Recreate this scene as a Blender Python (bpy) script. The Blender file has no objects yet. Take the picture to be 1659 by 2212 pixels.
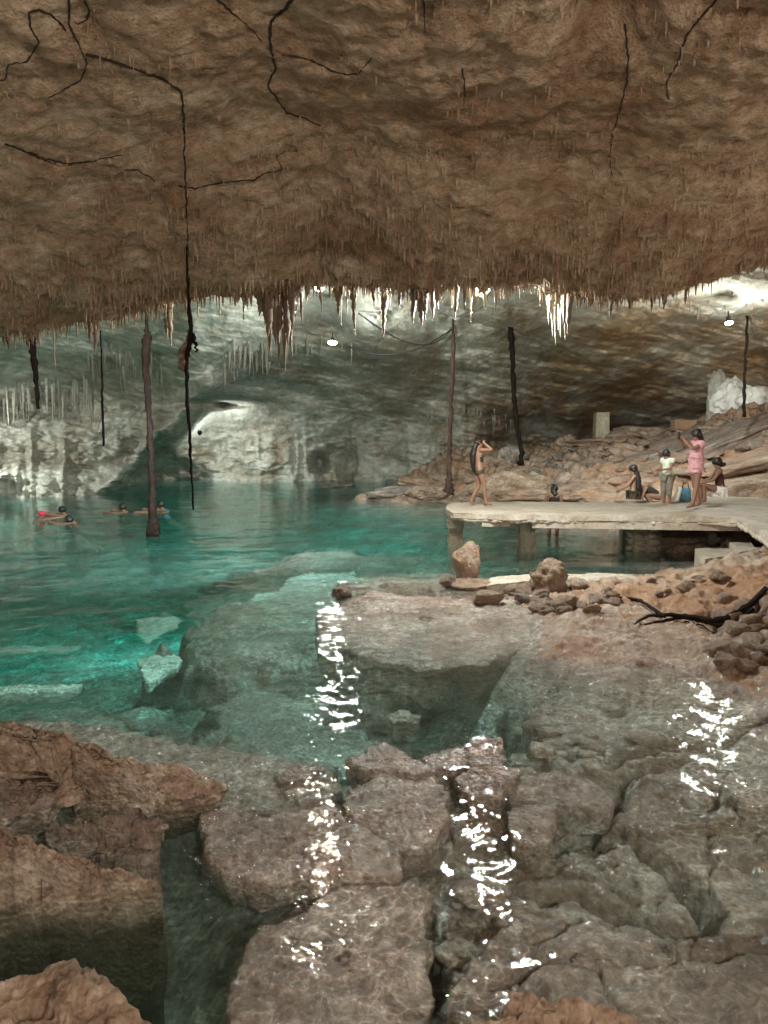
import bpy, bmesh, math, random
import numpy as np
from mathutils import Vector, Matrix

# ---------------------------------------------------------------- camera, world, exposure
SC = bpy.context.scene
COL = SC.collection
CAM_H = 2.2
PITCH = math.radians(5.4)
cam = bpy.data.objects.new('camera', bpy.data.cameras.new('camera'))
COL.objects.link(cam); SC.camera = cam
cam.location = (0, 0, CAM_H)
cam.rotation_euler = (math.pi/2 - PITCH, 0, 0)
cam.data.sensor_fit = 'VERTICAL'; cam.data.sensor_height = 36; cam.data.lens = 26
cam.data.clip_start = 0.05; cam.data.clip_end = 500

world = bpy.data.worlds.new('World'); SC.world = world
world.use_nodes = True
bgn = world.node_tree.nodes['Background']
bgn.inputs[0].default_value = (0.80, 0.66, 0.54, 1)      # even warm ambient fill added, entering from the open side behind the camera
bgn.inputs[1].default_value = 0.57
SC.view_settings.view_transform = 'Standard'
SC.view_settings.look = 'None'
SC.view_settings.gamma = 1
SC.view_settings.exposure = 0.85
SC.cycles.use_denoising = True
SC.cycles.max_bounces = 8
SC.cycles.diffuse_bounces = 3
SC.cycles.glossy_bounces = 3
SC.cycles.transmission_bounces = 6
SC.cycles.transparent_max_bounces = 8
SC.cycles.sample_clamp_indirect = 3.0
SC.cycles.caustics_reflective = False
SC.cycles.caustics_refractive = False

# ---------------------------------------------------------------- view geometry (sketch units: 1659 x 2212)
FD = 26.0/36.0*2212
CP, SP = math.cos(PITCH), math.sin(PITCH)

def ray(dx, dy):
    a = (np.asarray(dx, float)-829.5)/FD; b = -(np.asarray(dy, float)-1106)/FD
    return a, CP + b*SP, -SP + b*CP

def at_z(dx, dy, z=0.0):
    a, y, zz = ray(dx, dy)
    t = (z-CAM_H)/zz
    return np.stack([a*t, y*t, np.zeros_like(t)+z], -1)

def at_y(dx, dy, D):
    a, y, zz = ray(dx, dy)
    t = D/y
    return np.stack([a*t, y*t, CAM_H+zz*t], -1)

def PZ(dx, dy, z=0.0): return Vector([float(v) for v in at_z(dx, dy, z)])
def PY(dx, dy, D): return Vector([float(v) for v in at_y(dx, dy, D)])

# ---------------------------------------------------------------- noise
def _hash(ix, iy, iz):
    h = (ix*374761393 + iy*668265263 + iz*2147483647 % 4294967291) & 0xffffffff
    h = ((h ^ (h >> 13))*1274126177) & 0xffffffff
    h = ((h ^ (h >> 16))*2246822519) & 0xffffffff
    return ((h ^ (h >> 15)) & 0xffff)/65535.0

def vnoise(x, y, z):
    xi = np.floor(x).astype(np.int64); yi = np.floor(y).astype(np.int64); zi = np.floor(z).astype(np.int64)
    fx, fy, fz = x-xi, y-yi, z-zi
    fx = fx*fx*(3-2*fx); fy = fy*fy*(3-2*fy); fz = fz*fz*(3-2*fz)
    r = 0
    for a in (0, 1):
        for b in (0, 1):
            for c in (0, 1):
                w = (fx if a else 1-fx)*(fy if b else 1-fy)*(fz if c else 1-fz)
                r = r + w*_hash(xi+a, yi+b, zi+c)
    return r*2-1

def fbm(x, y, z=0.0, octs=4, lac=2.03, gain=0.5, seed=0.0):
    x = np.asarray(x, float)+seed*17.3; y = np.asarray(y, float)-seed*9.1; z = np.zeros_like(x)+z+seed*3.7
    s, amp = 0, 1.0
    for o in range(octs):
        s = s + amp*vnoise(x, y, z)
        x, y, z = x*lac+5.2, y*lac+1.3, z*lac+8.1
        amp *= gain
    return s

def ridged(x, y, z=0.0, octs=4, seed=0.0):
    x = np.asarray(x, float)+seed*17.3; y = np.asarray(y, float)-seed*9.1; z = np.zeros_like(x)+z+seed*3.7
    s, amp = 0, 1.0
    for o in range(octs):
        s = s + amp*(1-2*np.abs(vnoise(x, y, z)))
        x, y, z = x*2.1+3.2, y*2.1+7.3, z*2.1+2.1
        amp *= 0.5
    return s

def sstep(a, b, x):
    t = np.clip((x-a)/(b-a), 0, 1)
    return t*t*(3-2*t)

class RBF:
    def __init__(self, pts, vals, smooth=0.0):
        self.p = np.array(pts, float); v = np.array(vals, float); n = len(v)
        d = np.sqrt(((self.p[:, None]-self.p[None])**2).sum(-1))
        A = np.zeros((n+3, n+3)); A[:n, :n] = d + smooth*np.eye(n)
        A[:n, n] = 1; A[:n, n+1:] = self.p; A[n, :n] = 1; A[n+1:, :n] = self.p.T
        self.w = np.linalg.solve(A, np.concatenate([v, [0, 0, 0]]))
    def __call__(self, x, y):
        x = np.asarray(x, float); y = np.asarray(y, float)
        n = len(self.p); r = self.w[n] + self.w[n+1]*x + self.w[n+2]*y
        for i in range(n):
            r = r + self.w[i]*np.sqrt((x-self.p[i, 0])**2+(y-self.p[i, 1])**2)
        return r

def poly_sd(poly, X, Y):
    """signed distance to polygon, negative inside"""
    P = np.asarray(poly, float)[:, :2]; n = len(P)
    d = np.full(X.shape, 1e9); ins = np.zeros(X.shape, bool)
    for i in range(n):
        ax, ay = P[i]; bx, by = P[(i+1) % n]
        ex, ey = bx-ax, by-ay
        t = np.clip(((X-ax)*ex+(Y-ay)*ey)/(ex*ex+ey*ey+1e-12), 0, 1)
        d = np.minimum(d, np.hypot(X-ax-t*ex, Y-ay-t*ey))
        c = ((ay > Y) != (by > Y))
        with np.errstate(divide='ignore', invalid='ignore'):
            xi = ax+(Y-ay)*ex/(ey if abs(ey) > 1e-12 else 1e-12)
        ins ^= (c & (X < xi))
    return np.where(ins, -d, d)

# ---------------------------------------------------------------- object helpers
def tag(o, label=None, cat=None, group=None, kind=None):
    if label: o['label'] = label
    if cat: o['category'] = cat
    if group: o['group'] = group
    if kind: o['kind'] = kind
    return o

def empty(name, loc=(0, 0, 0), rz=0.0):
    o = bpy.data.objects.new(name, None); COL.objects.link(o)
    o.location = loc; o.rotation_euler = (0, 0, rz); o.empty_display_size = 0.1
    return o

def link_mesh(name, me, m, parent=None, smooth=True):
    if smooth and len(me.polygons): me.polygons.foreach_set('use_smooth', [True]*len(me.polygons))
    if m is not None:
        if isinstance(m, (list, tuple)):
            for k in m: me.materials.append(k)
        else: me.materials.append(m)
    o = bpy.data.objects.new(name, me); COL.objects.link(o)
    if parent is not None: o.parent = parent
    return o

def mesh_np(name, V, F, m, parent=None, smooth=True):
    me = bpy.data.meshes.new(name)
    V = np.asarray(V, np.float32); F = np.asarray(F, np.int32)
    me.vertices.add(len(V)); me.vertices.foreach_set('co', V.ravel())
    k = F.shape[1]
    me.loops.add(F.size); me.loops.foreach_set('vertex_index', F.ravel())
    me.polygons.add(len(F)); me.polygons.foreach_set('loop_start', np.arange(0, F.size, k, dtype=np.int32))
    me.polygons.foreach_set('loop_total', np.full(len(F), k, np.int32))
    me.update(calc_edges=True)
    return link_mesh(name, me, m, parent, smooth)

def grid_faces(nv, nu, wrap=False):
    i = np.arange(nv*nu).reshape(nv, nu)
    if wrap: i = np.concatenate([i, i[:, :1]], 1)
    return np.stack([i[:-1, :-1], i[:-1, 1:], i[1:, 1:], i[1:, :-1]], -1).reshape(-1, 4)

class MB:
    """collects tubes, boxes and cones; build() links them as ONE mesh object"""
    def __init__(s): s.v = []; s.f = []; s.n = 0
    def add(s, V, F):
        V = np.asarray(V, float); s.v.append(V)
        s.f += [tuple(int(q)+s.n for q in f) for f in F]; s.n += len(V)
    def tube(s, pts, rad, seg=7, cap=True, rough=0.0, rng=None):
        pts = [Vector(p) for p in pts]; n = len(pts)
        if not hasattr(rad, '__len__'): rad = [rad]*n
        V = []; prev = None
        for i, p in enumerate(pts):
            t = (pts[min(i+1, n-1)]-pts[max(i-1, 0)])
            if t.length < 1e-9: t = Vector((0, 0, 1))
            t.normalize()
            if prev is None:
                u = t.orthogonal().normalized()
            else:
                u = (prev - t*prev.dot(t))
                u = u.normalized() if u.length > 1e-6 else t.orthogonal().normalized()
            prev = u; w = t.cross(u)
            for k in range(seg):
                a = 2*math.pi*k/seg
                r = rad[i]*(1+(rng.uniform(-rough, rough) if rng else 0))
                V.append(p+(u*math.cos(a)+w*math.sin(a))*r)
        F = []
        for i in range(n-1):
            for k in range(seg):
                F.append((i*seg+k, i*seg+(k+1) % seg, (i+1)*seg+(k+1) % seg, (i+1)*seg+k))
        if cap:
            F.append(tuple(range(seg))[::-1]); F.append(tuple((n-1)*seg+k for k in range(seg)))
        s.add([tuple(v) for v in V], F); return s
    def box(s, c, size, rot=None, taper=1.0):
        x, y, z = [q/2 for q in size]; V = []
        for dz in (-1, 1):
            k = taper if dz > 0 else 1
            for a, b in ((-1, -1), (1, -1), (1, 1), (-1, 1)):
                v = Vector((a*x*k, b*y*k, dz*z))
                if rot is not None: v = rot @ v
                V.append(tuple(v+Vector(c)))
        s.add(V, [(3, 2, 1, 0), (4, 5, 6, 7), (0, 1, 5, 4), (1, 2, 6, 5), (2, 3, 7, 6), (3, 0, 4, 7)]); return s
    def build(s, name, m, parent=None, smooth=True):
        me = bpy.data.meshes.new(name)
        me.from_pydata(np.concatenate(s.v).tolist() if s.v else [], [], s.f); me.update()
        return link_mesh(name, me, m, parent, smooth)

# ---------------------------------------------------------------- materials
def new_mat(name):
    m = bpy.data.materials.new(name); m.use_nodes = True
    nt = m.node_tree; b = nt.nodes['Principled BSDF']
    return m, nt, b

def N(nt, t, **kw):
    n = nt.nodes.new(t)
    for k, v in kw.items():
        if k in n.inputs.keys(): n.inputs[k].default_value = v
        else: setattr(n, k, v)
    return n

def ramp(nt, stops):
    r = nt.nodes.new('ShaderNodeValToRGB'); e = r.color_ramp.elements
    while len(e) > 1: e.remove(e[-1])
    e[0].position = stops[0][0]; e[0].color = (*stops[0][1], 1) if len(stops[0][1]) == 3 else stops[0][1]
    for p, c in stops[1:]:
        k = e.new(p); k.color = (*c, 1)
    return r

def rock_mat(name, cols, scale=1.0, stretch=(1, 1, 1), rough=0.75, bump=0.6, stain=None, stain_amt=0.5, spec=0.35,
             wet_z=None, pits=0.5, bump_dist=0.05, patch=0.45, fine=1.0, tint=None, algae_shade=False):
    m, nt, b = new_mat(name); L = nt.links.new
    tc = N(nt, 'ShaderNodeTexCoord'); mp = N(nt, 'ShaderNodeMapping'); mp.inputs['Scale'].default_value = [scale*s for s in stretch]
    L(tc.outputs['Object'], mp.inputs[0])
    n1 = N(nt, 'ShaderNodeTexNoise', Scale=1.3, Detail=9.0, Roughness=0.62, Distortion=0.4); L(mp.outputs[0], n1.inputs[0])
    n2 = N(nt, 'ShaderNodeTexNoise', Scale=7.0, Detail=8.0, Roughness=0.68); L(mp.outputs[0], n2.inputs[0])
    n3 = N(nt, 'ShaderNodeTexNoise', Scale=0.45, Detail=5.0, Roughness=0.6, Distortion=0.8); L(mp.outputs[0], n3.inputs[0])
    vo = N(nt, 'ShaderNodeTexVoronoi', Scale=9.0*fine); L(mp.outputs[0], vo.inputs[0])
    a = N(nt, 'ShaderNodeMath', operation='ADD'); a.inputs[1].default_value = 0; L(n1.outputs[0], a.inputs[0]); L(n2.outputs[0], a.inputs[1])
    h = N(nt, 'ShaderNodeMath', operation='MULTIPLY'); h.inputs[1].default_value = 0.5; L(a.outputs[0], h.inputs[0])
    r = ramp(nt, [(0.33, cols[0]), (0.5, cols[1]), (0.66, cols[2])]); L(h.outputs[0], r.inputs[0])
    col = r.outputs[0]
    if stain:
        sr = ramp(nt, [(patch, (0, 0, 0)), (patch+0.17, (1, 1, 1))]); L(n3.outputs[0], sr.inputs[0])
        sm = N(nt, 'ShaderNodeMath', operation='MULTIPLY'); sm.inputs[1].default_value = stain_amt; L(sr.outputs[0], sm.inputs[0])
        mx = N(nt, 'ShaderNodeMixRGB'); L(sm.outputs[0], mx.inputs[0]); L(col, mx.inputs[1]); mx.inputs[2].default_value = (*stain, 1)
        col = mx.outputs[0]
    if tint:
        sx = N(nt, 'ShaderNodeSeparateXYZ'); L(tc.outputs['Object'], sx.inputs[0])
        q1 = N(nt, 'ShaderNodeMapRange'); q1.inputs[1].default_value = tint[1]; q1.inputs[2].default_value = tint[2]; L(sx.outputs[0], q1.inputs[0])
        q2 = N(nt, 'ShaderNodeMath', operation='MULTIPLY'); L(q1.outputs[0], q2.inputs[0])
        tr_ = ramp(nt, [(0.38, (0.15,)*3), (0.56, (1,)*3)]); n4 = N(nt, 'ShaderNodeTexNoise', Scale=0.8, Detail=6.0, Roughness=0.6); L(mp.outputs[0], n4.inputs[0]); L(n4.outputs[0], tr_.inputs[0]); L(tr_.outputs[0], q2.inputs[1])
        mt = N(nt, 'ShaderNodeMixRGB', blend_type='MULTIPLY'); L(q2.outputs[0], mt.inputs[0]); L(col, mt.inputs[1]); mt.inputs[2].default_value = (*tint[0], 1); col = mt.outputs[0]
    pr = ramp(nt, [(0.0, (0.28, 0.25, 0.22)), (0.3, (1, 1, 1))]); L(vo.outputs['Distance'], pr.inputs[0])
    mm = N(nt, 'ShaderNodeMixRGB', blend_type='MULTIPLY'); mm.inputs[0].default_value = pits; L(col, mm.inputs[1]); L(pr.outputs[0], mm.inputs[2])
    L(mm.outputs[0], b.inputs['Base Color'])
    if algae_shade:
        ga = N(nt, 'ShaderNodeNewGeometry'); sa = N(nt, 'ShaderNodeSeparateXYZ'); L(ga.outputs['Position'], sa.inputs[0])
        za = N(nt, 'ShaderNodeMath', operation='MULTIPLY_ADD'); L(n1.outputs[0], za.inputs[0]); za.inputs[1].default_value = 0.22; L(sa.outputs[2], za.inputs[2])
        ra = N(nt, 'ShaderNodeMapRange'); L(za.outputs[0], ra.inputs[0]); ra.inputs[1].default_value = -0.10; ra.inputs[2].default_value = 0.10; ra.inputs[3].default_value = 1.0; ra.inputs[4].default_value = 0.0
        ma = N(nt, 'ShaderNodeMixRGB'); L(ra.outputs[0], ma.inputs[0]); L(mm.outputs[0], ma.inputs[1]); ma.inputs[2].default_value = (0.055, 0.042, 0.022, 1)     # olive brown film under water, darkened to paint in shade on sunken faces
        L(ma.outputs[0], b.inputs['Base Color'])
    b.inputs['Roughness'].default_value = rough
    b.inputs['Specular IOR Level'].default_value = spec
    # bump
    nb = N(nt, 'ShaderNodeTexNoise', Scale=4.0*fine, Detail=12.0, Roughness=0.72, Distortion=0.3); L(mp.outputs[0], nb.inputs[0])
    v2 = N(nt, 'ShaderNodeTexVoronoi', Scale=16.0*fine); L(mp.outputs[0], v2.inputs[0])
    s1 = N(nt, 'ShaderNodeMath', operation='MULTIPLY'); s1.inputs[1].default_value = 0.35*pits; L(v2.outputs['Distance'], s1.inputs[0])
    s2 = N(nt, 'ShaderNodeMath', operation='ADD'); L(nb.outputs[0], s2.inputs[0]); L(s1.outputs[0], s2.inputs[1])
    bp = N(nt, 'ShaderNodeBump', Strength=bump, Distance=bump_dist); L(s2.outputs[0], bp.inputs['Height']); L(bp.outputs[0], b.inputs['Normal'])
    if wet_z is not None:
        ge = N(nt, 'ShaderNodeNewGeometry'); sp = N(nt, 'ShaderNodeSeparateXYZ'); L(ge.outputs['Position'], sp.inputs[0])
        # waterline wetness: smooth film on the rock just above the water
        q = N(nt, 'ShaderNodeMath', operation='MULTIPLY'); q.inputs[1].default_value = 0.25; L(n2.outputs[0], q.inputs[0])
        z2 = N(nt, 'ShaderNodeMath', operation='SUBTRACT'); L(sp.outputs[2], z2.inputs[0]); L(q.outputs[0], z2.inputs[1])
        wr = N(nt, 'ShaderNodeMapRange'); wr.inputs[1].default_value = wet_z-0.12; wr.inputs[2].default_value = wet_z; wr.inputs[3].default_value = 0.95; wr.inputs[4].default_value = 0.0
        L(z2.outputs[0], wr.inputs[0]); L(wr.outputs[0], b.inputs['Coat Weight']); b.inputs['Coat Roughness'].default_value = 0.16
        L(bp.outputs[0], b.inputs['Coat Normal'])
    return m

def flat_mat(name, col, rough=0.7, bump=0.0, scale=20, var=0.25, metal=0.0, spec=0.4):
    m, nt, b = new_mat(name); L = nt.links.new
    tc = N(nt, 'ShaderNodeTexCoord'); n = N(nt, 'ShaderNodeTexNoise', Scale=float(scale), Detail=6.0, Roughness=0.6); L(tc.outputs['Object'], n.inputs[0])
    lo = tuple(c*(1-var) for c in col); hi = tuple(min(1, c*(1+var)) for c in col)
    r = ramp(nt, [(0.35, lo), (0.65, hi)]); L(n.outputs[0], r.inputs[0]); L(r.outputs[0], b.inputs[0])
    b.inputs['Roughness'].default_value = rough; b.inputs['Metallic'].default_value = metal; b.inputs['Specular IOR Level'].default_value = spec
    if bump:
        bp = N(nt, 'ShaderNodeBump', Strength=bump, Distance=0.02); L(n.outputs[0], bp.inputs['Height']); L(bp.outputs[0], b.inputs['Normal'])
    return m

def emit_mat(name, col, s):
    m, nt, b = new_mat(name)
    b.inputs['Base Color'].default_value = (*col, 1); b.inputs['Emission Color'].default_value = (*col, 1); b.inputs['Emission Strength'].default_value = s
    return m

M_CEIL = rock_mat('brown_limestone', [(0.16, 0.10, 0.06), (0.43, 0.315, 0.215), (0.68, 0.57, 0.44)], scale=1.6, bump=1.0, stain=(0.22, 0.115, 0.055),
                  stain_amt=0.6, pits=0.7, bump_dist=0.05, patch=0.47, rough=0.9, spec=0.15, fine=1.8)
M_WALL = rock_mat('grey_limestone', [(0.24, 0.225, 0.18), (0.50, 0.495, 0.42), (0.74, 0.73, 0.66)], scale=0.5, stretch=(1.2, 0.45, 1.3), bump=1.0,
                  stain=(0.20, 0.13, 0.065), stain_amt=0.6, pits=0.2, bump_dist=0.17, patch=0.46, rough=0.85, spec=0.2, tint=((0.62, 0.44, 0.29), 1.0, 7.0))
M_GROUND = rock_mat('ochre_rock', [(0.12, 0.08, 0.055), (0.33, 0.24, 0.175), (0.55, 0.46, 0.38)], scale=0.8, bump=1.0, stain=(0.36, 0.17, 0.07), stain_amt=0.55,
                    pits=0.5, bump_dist=0.10, wet_z=0.2, rough=0.8)
M_BED = rock_mat('pool_limestone', [(0.06, 0.048, 0.04), (0.31, 0.265, 0.225), (0.64, 0.59, 0.53)], scale=1.6, bump=1.0, stain=(0.15, 0.105, 0.07), stain_amt=0.75,
                 pits=0.6, bump_dist=0.08, wet_z=0.2, rough=0.8)
M_SLAB = rock_mat('purplish_slab_rock', [(0.05, 0.036, 0.028), (0.23, 0.185, 0.15), (0.50, 0.44, 0.39)], scale=2.4, bump=1.0, stain=(0.20, 0.10, 0.06), stain_amt=0.55,
                  pits=0.6, bump_dist=0.04, wet_z=0.22, rough=0.75)
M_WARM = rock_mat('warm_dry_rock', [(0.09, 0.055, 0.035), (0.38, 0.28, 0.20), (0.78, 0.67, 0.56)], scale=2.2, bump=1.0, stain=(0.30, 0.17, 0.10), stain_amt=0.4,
                  pits=1.0, bump_dist=0.06, algae_shade=True, wet_z=0.12, rough=0.7)
M_STAL = rock_mat('brown_dripstone', [(0.06, 0.038, 0.022), (0.15, 0.10, 0.065), (0.30, 0.23, 0.16)], scale=3.0, stretch=(1, 1, 0.4), bump=0.6, pits=0.2,
                  bump_dist=0.02, rough=0.5)
M_STAL_PALE = rock_mat('pale_dripstone', [(0.15, 0.125, 0.075), (0.30, 0.27, 0.19), (0.48, 0.45, 0.34)], scale=3.0, stretch=(1, 1, 0.4), bump=0.6, pits=0.2,
                  bump_dist=0.02, rough=0.5)
M_WHITESTONE = rock_mat('white_limestone', [(0.4, 0.38, 0.33), (0.7, 0.68, 0.62), (0.85, 0.84, 0.8)], scale=2.0, bump=0.5, pits=0.2, bump_dist=0.03)
M_ROOT = rock_mat('dark_root_bark', [(0.006, 0.004, 0.003), (0.015, 0.010, 0.008), (0.035, 0.022, 0.018)], scale=6.0, stretch=(1, 1, 0.3), bump=1.0, pits=0.3,
                  bump_dist=0.02, rough=0.9, spec=0.08)
M_BARK = rock_mat('brown_root_bark', [(0.025, 0.016, 0.012), (0.07, 0.045, 0.036), (0.14, 0.095, 0.08)], scale=5.0, stretch=(1, 1, 0.25), bump=1.0, pits=0.3, bump_dist=0.03, rough=0.9, spec=0.1)
M_CRACKROOT = flat_mat('black_rootlet', (0.022, 0.014, 0.009), 0.9)
M_CONC = rock_mat('worn_concrete', [(0.26, 0.22, 0.17), (0.46, 0.41, 0.34), (0.62, 0.58, 0.52)], scale=2.2, bump=0.7, stain=(0.30, 0.2, 0.12), stain_amt=0.35,
                  pits=0.35, bump_dist=0.03, rough=0.6)
M_BLACK = flat_mat('black_rubber', (0.015, 0.015, 0.015), 0.5)
M_BULB = emit_mat('lit_lamp_glass', (0.93, 1.0, 0.97), 45)
M_SKIN = flat_mat('skin', (0.23, 0.125, 0.085), 0.5, var=0.08, scale=8)
M_HAIR = flat_mat('black_hair', (0.012, 0.009, 0.008), 0.45)
M_EYE = flat_mat('dark_eye', (0.02, 0.015, 0.01), 0.2)
def cloth(n, c): return flat_mat(n, c, 0.85, bump=0.3, scale=14, var=0.18)

def water_mat():
    m = bpy.data.materials.new('clear_cave_water'); m.use_nodes = True
    nt = m.node_tree; nt.nodes.clear(); L = nt.links.new
    out = N(nt, 'ShaderNodeOutputMaterial')
    tc = N(nt, 'ShaderNodeTexCoord')
    mp = N(nt, 'ShaderNodeMapping'); mp.inputs['Scale'].default_value = (1, 1.25, 1); L(tc.outputs['Object'], mp.inputs[0])
    n1 = N(nt, 'ShaderNodeTexNoise', Scale=8.0, Detail=4.0, Roughness=0.55, Distortion=0.7); L(mp.outputs[0], n1.inputs[0])
    b1 = N(nt, 'ShaderNodeBump', Strength=0.32, Distance=0.012); L(n1.outputs[0], b1.inputs['Height'])
    # caustic web painted into the transparent colour: brighter along cell edges, dimmer between
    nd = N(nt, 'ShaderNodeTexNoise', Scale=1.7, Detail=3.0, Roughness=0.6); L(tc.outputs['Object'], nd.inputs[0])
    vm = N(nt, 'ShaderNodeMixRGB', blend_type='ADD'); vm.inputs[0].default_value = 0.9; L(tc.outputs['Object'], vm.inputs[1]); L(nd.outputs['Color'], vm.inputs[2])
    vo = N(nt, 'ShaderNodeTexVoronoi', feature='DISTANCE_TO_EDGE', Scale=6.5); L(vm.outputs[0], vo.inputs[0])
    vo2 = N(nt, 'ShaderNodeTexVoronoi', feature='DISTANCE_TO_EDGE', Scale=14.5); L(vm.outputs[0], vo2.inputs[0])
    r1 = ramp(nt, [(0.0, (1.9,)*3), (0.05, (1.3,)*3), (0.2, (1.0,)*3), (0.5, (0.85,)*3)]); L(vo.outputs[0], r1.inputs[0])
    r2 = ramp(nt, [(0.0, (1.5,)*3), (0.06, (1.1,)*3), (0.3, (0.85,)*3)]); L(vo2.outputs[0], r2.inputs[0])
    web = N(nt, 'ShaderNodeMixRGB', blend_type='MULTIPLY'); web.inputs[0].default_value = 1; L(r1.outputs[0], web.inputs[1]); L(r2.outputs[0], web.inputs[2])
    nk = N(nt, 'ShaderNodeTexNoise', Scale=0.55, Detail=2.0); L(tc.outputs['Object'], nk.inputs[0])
    kr = ramp(nt, [(0.36, (0.15,)*3), (0.6, (1.0,)*3)]); L(nk.outputs[0], kr.inputs[0])      # painted caustics come and go across the pool
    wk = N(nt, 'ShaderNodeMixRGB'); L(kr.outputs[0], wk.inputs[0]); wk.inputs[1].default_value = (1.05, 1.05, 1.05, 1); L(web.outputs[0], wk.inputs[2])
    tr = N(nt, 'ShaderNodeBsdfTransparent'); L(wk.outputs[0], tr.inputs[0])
    rf = N(nt, 'ShaderNodeBsdfRefraction', IOR=1.33, Roughness=0.0); L(b1.outputs[0], rf.inputs['Normal'])
    # looking (or shining) steeply down, the surface bends rays little; at grazing angles it bends them strongly
    g2 = N(nt, 'ShaderNodeNewGeometry'); dt = N(nt, 'ShaderNodeVectorMath', operation='DOT_PRODUCT'); L(g2.outputs['Incoming'], dt.inputs[0]); L(g2.outputs['True Normal'], dt.inputs[1])
    ab = N(nt, 'ShaderNodeMath', operation='ABSOLUTE'); L(dt.outputs['Value'], ab.inputs[0])
    fm = N(nt, 'ShaderNodeMapRange'); fm.inputs[1].default_value = 0.14; fm.inputs[2].default_value = 0.42; fm.inputs[3].default_value = 0.45; fm.inputs[4].default_value = 0.88; L(ab.outputs[0], fm.inputs[0])
    mx = N(nt, 'ShaderNodeMixShader'); L(fm.outputs[0], mx.inputs[0]); L(rf.outputs[0], mx.inputs[1]); L(tr.outputs[0], mx.inputs[2])
    gl = N(nt, 'ShaderNodeBsdfGlossy', Roughness=0.012); L(b1.outputs[0], gl.inputs['Normal'])
    # the same reflectance from both sides of the surface, so that light slants in from above as far as it slants out
    fr = N(nt, 'ShaderNodeFresnel'); L(b1.outputs[0], fr.inputs['Normal'])
    ge = N(nt, 'ShaderNodeNewGeometry'); io = N(nt, 'ShaderNodeMapRange'); L(ge.outputs['Backfacing'], io.inputs[0]); io.inputs[3].default_value = 1.33; io.inputs[4].default_value = 1/1.33
    L(io.outputs[0], fr.inputs['IOR'])
    m2 = N(nt, 'ShaderNodeMixShader'); L(fr.outputs[0], m2.inputs[0]); L(mx.outputs[0], m2.inputs[1]); L(gl.outputs[0], m2.inputs[2])
    L(m2.outputs[0], out.inputs[0])
    va = N(nt, 'ShaderNodeVolumeAbsorption', Color=(0.15, 0.90, 0.86, 1), Density=0.30); L(va.outputs[0], out.inputs[1])
    return m
M_WATER = water_mat()

# ================================================================ THE SETTING
# ---- near ceiling: brown limestone overhang ending in a hanging lip about 10 m away
LIPX = [-700, -200, 0, 60, 120, 180, 250, 330, 400, 500, 600, 700, 830, 950, 1050, 1150, 1250, 1350, 1440, 1500, 1560, 1659, 1900, 2400]
LIPY = [770, 745, 725, 722, 697, 672, 655, 645, 632, 628, 618, 605, 618, 618, 608, 602, 618, 622, 615, 597, 575, 548, 500, 480]
_lp = at_y(np.array(LIPX), np.array(LIPY), 10.0)
def lip_z(x, y):
    s = 10.0/np.maximum(y, 6.0)
    return np.interp(x*np.where(y > 10, 1, 1), _lp[:, 0], _lp[:, 2])

def ceil_z(x, y, fine=True):
    x = np.asarray(x, float); y = np.asarray(y, float)
    z = lip_z(x, y) + 0.62*(1-sstep(6.6, 9.7, y)) + 0.10*np.clip(6-y, 0, 8)*0.35
    z = z + sstep(10.1, 12.2, y)*1.25 + sstep(12, 15, y)*0.9 + sstep(14, 19, y)*1.6
    z = z + 0.11*fbm(x*0.45, y*0.45, 0.3, 3, seed=1) + 0.035*fbm(x*1.9, y*1.9, 1.3, 3, seed=2)
    if fine:
        z = z + 0.025*fbm(x*6.5, y*6.5, 2, 3, seed=3) + 0.012*fbm(x*17, y*17, 2, 2, seed=6)
        z = z - 0.07*np.clip(fbm(x*3.2, y*3.2, 5, 2, seed=16)-0.35, 0, 1) + 0.09*np.clip(fbm(x*1.3, y*1.6, 5, 3, seed=17)-0.3, 0, 1)
        k = sstep(6.5, 9, y)
        z = z - k*0.05*np.clip(ridged(x*4.5, y*0.8, 0, 2, seed=4), 0, 2)
        z = z - 0.024*np.clip(ridged(x*2.3+0.3*y, y*2.3, 0, 3, seed=5)-0.2, 0, 2)
    # hollow high in the ceiling
    c = at_y(1345, 10, 4.9)
    z = z + 0.7*np.exp(-(((x-c[0])/0.24)**2+((y-c[1])/0.42)**2))
    return z

def on_ceil(dx, dy):
    """first point where the ray through a sketch position meets the near ceiling"""
    a, yy, zz = [float(q) for q in ray(dx, dy)]
    ts = np.linspace(2.0, 12.0, 1500); X, Y, Z = a*ts, yy*ts, CAM_H+zz*ts
    g = ceil_z(X, Y)-Z; i = np.argmax(g < 0)
    if g[i] >= 0: i = len(ts)-1
    return Vector((X[i], Y[i], Z[i]))

def build_ceiling():
    ny, nx = 430, 760
    ys = np.concatenate([np.linspace(-7, 3.2, 50, endpoint=False), np.linspace(3.2, 10.6, 320, endpoint=False), np.linspace(10.6, 20, 80)])
    u = np.linspace(-1, 1, nx)
    Y, U = np.meshgrid(ys, u, indexing='ij'); X = U*(7.5+np.maximum(Y, 0)*0.75)
    Z = ceil_z(X, Y)
    V = np.stack([X, Y, Z], -1).reshape(-1, 3)
    o = mesh_np('cave_ceiling', V, grid_faces(len(ys), nx), M_CEIL)
    tag(o, kind='structure')
build_ceiling()

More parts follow.
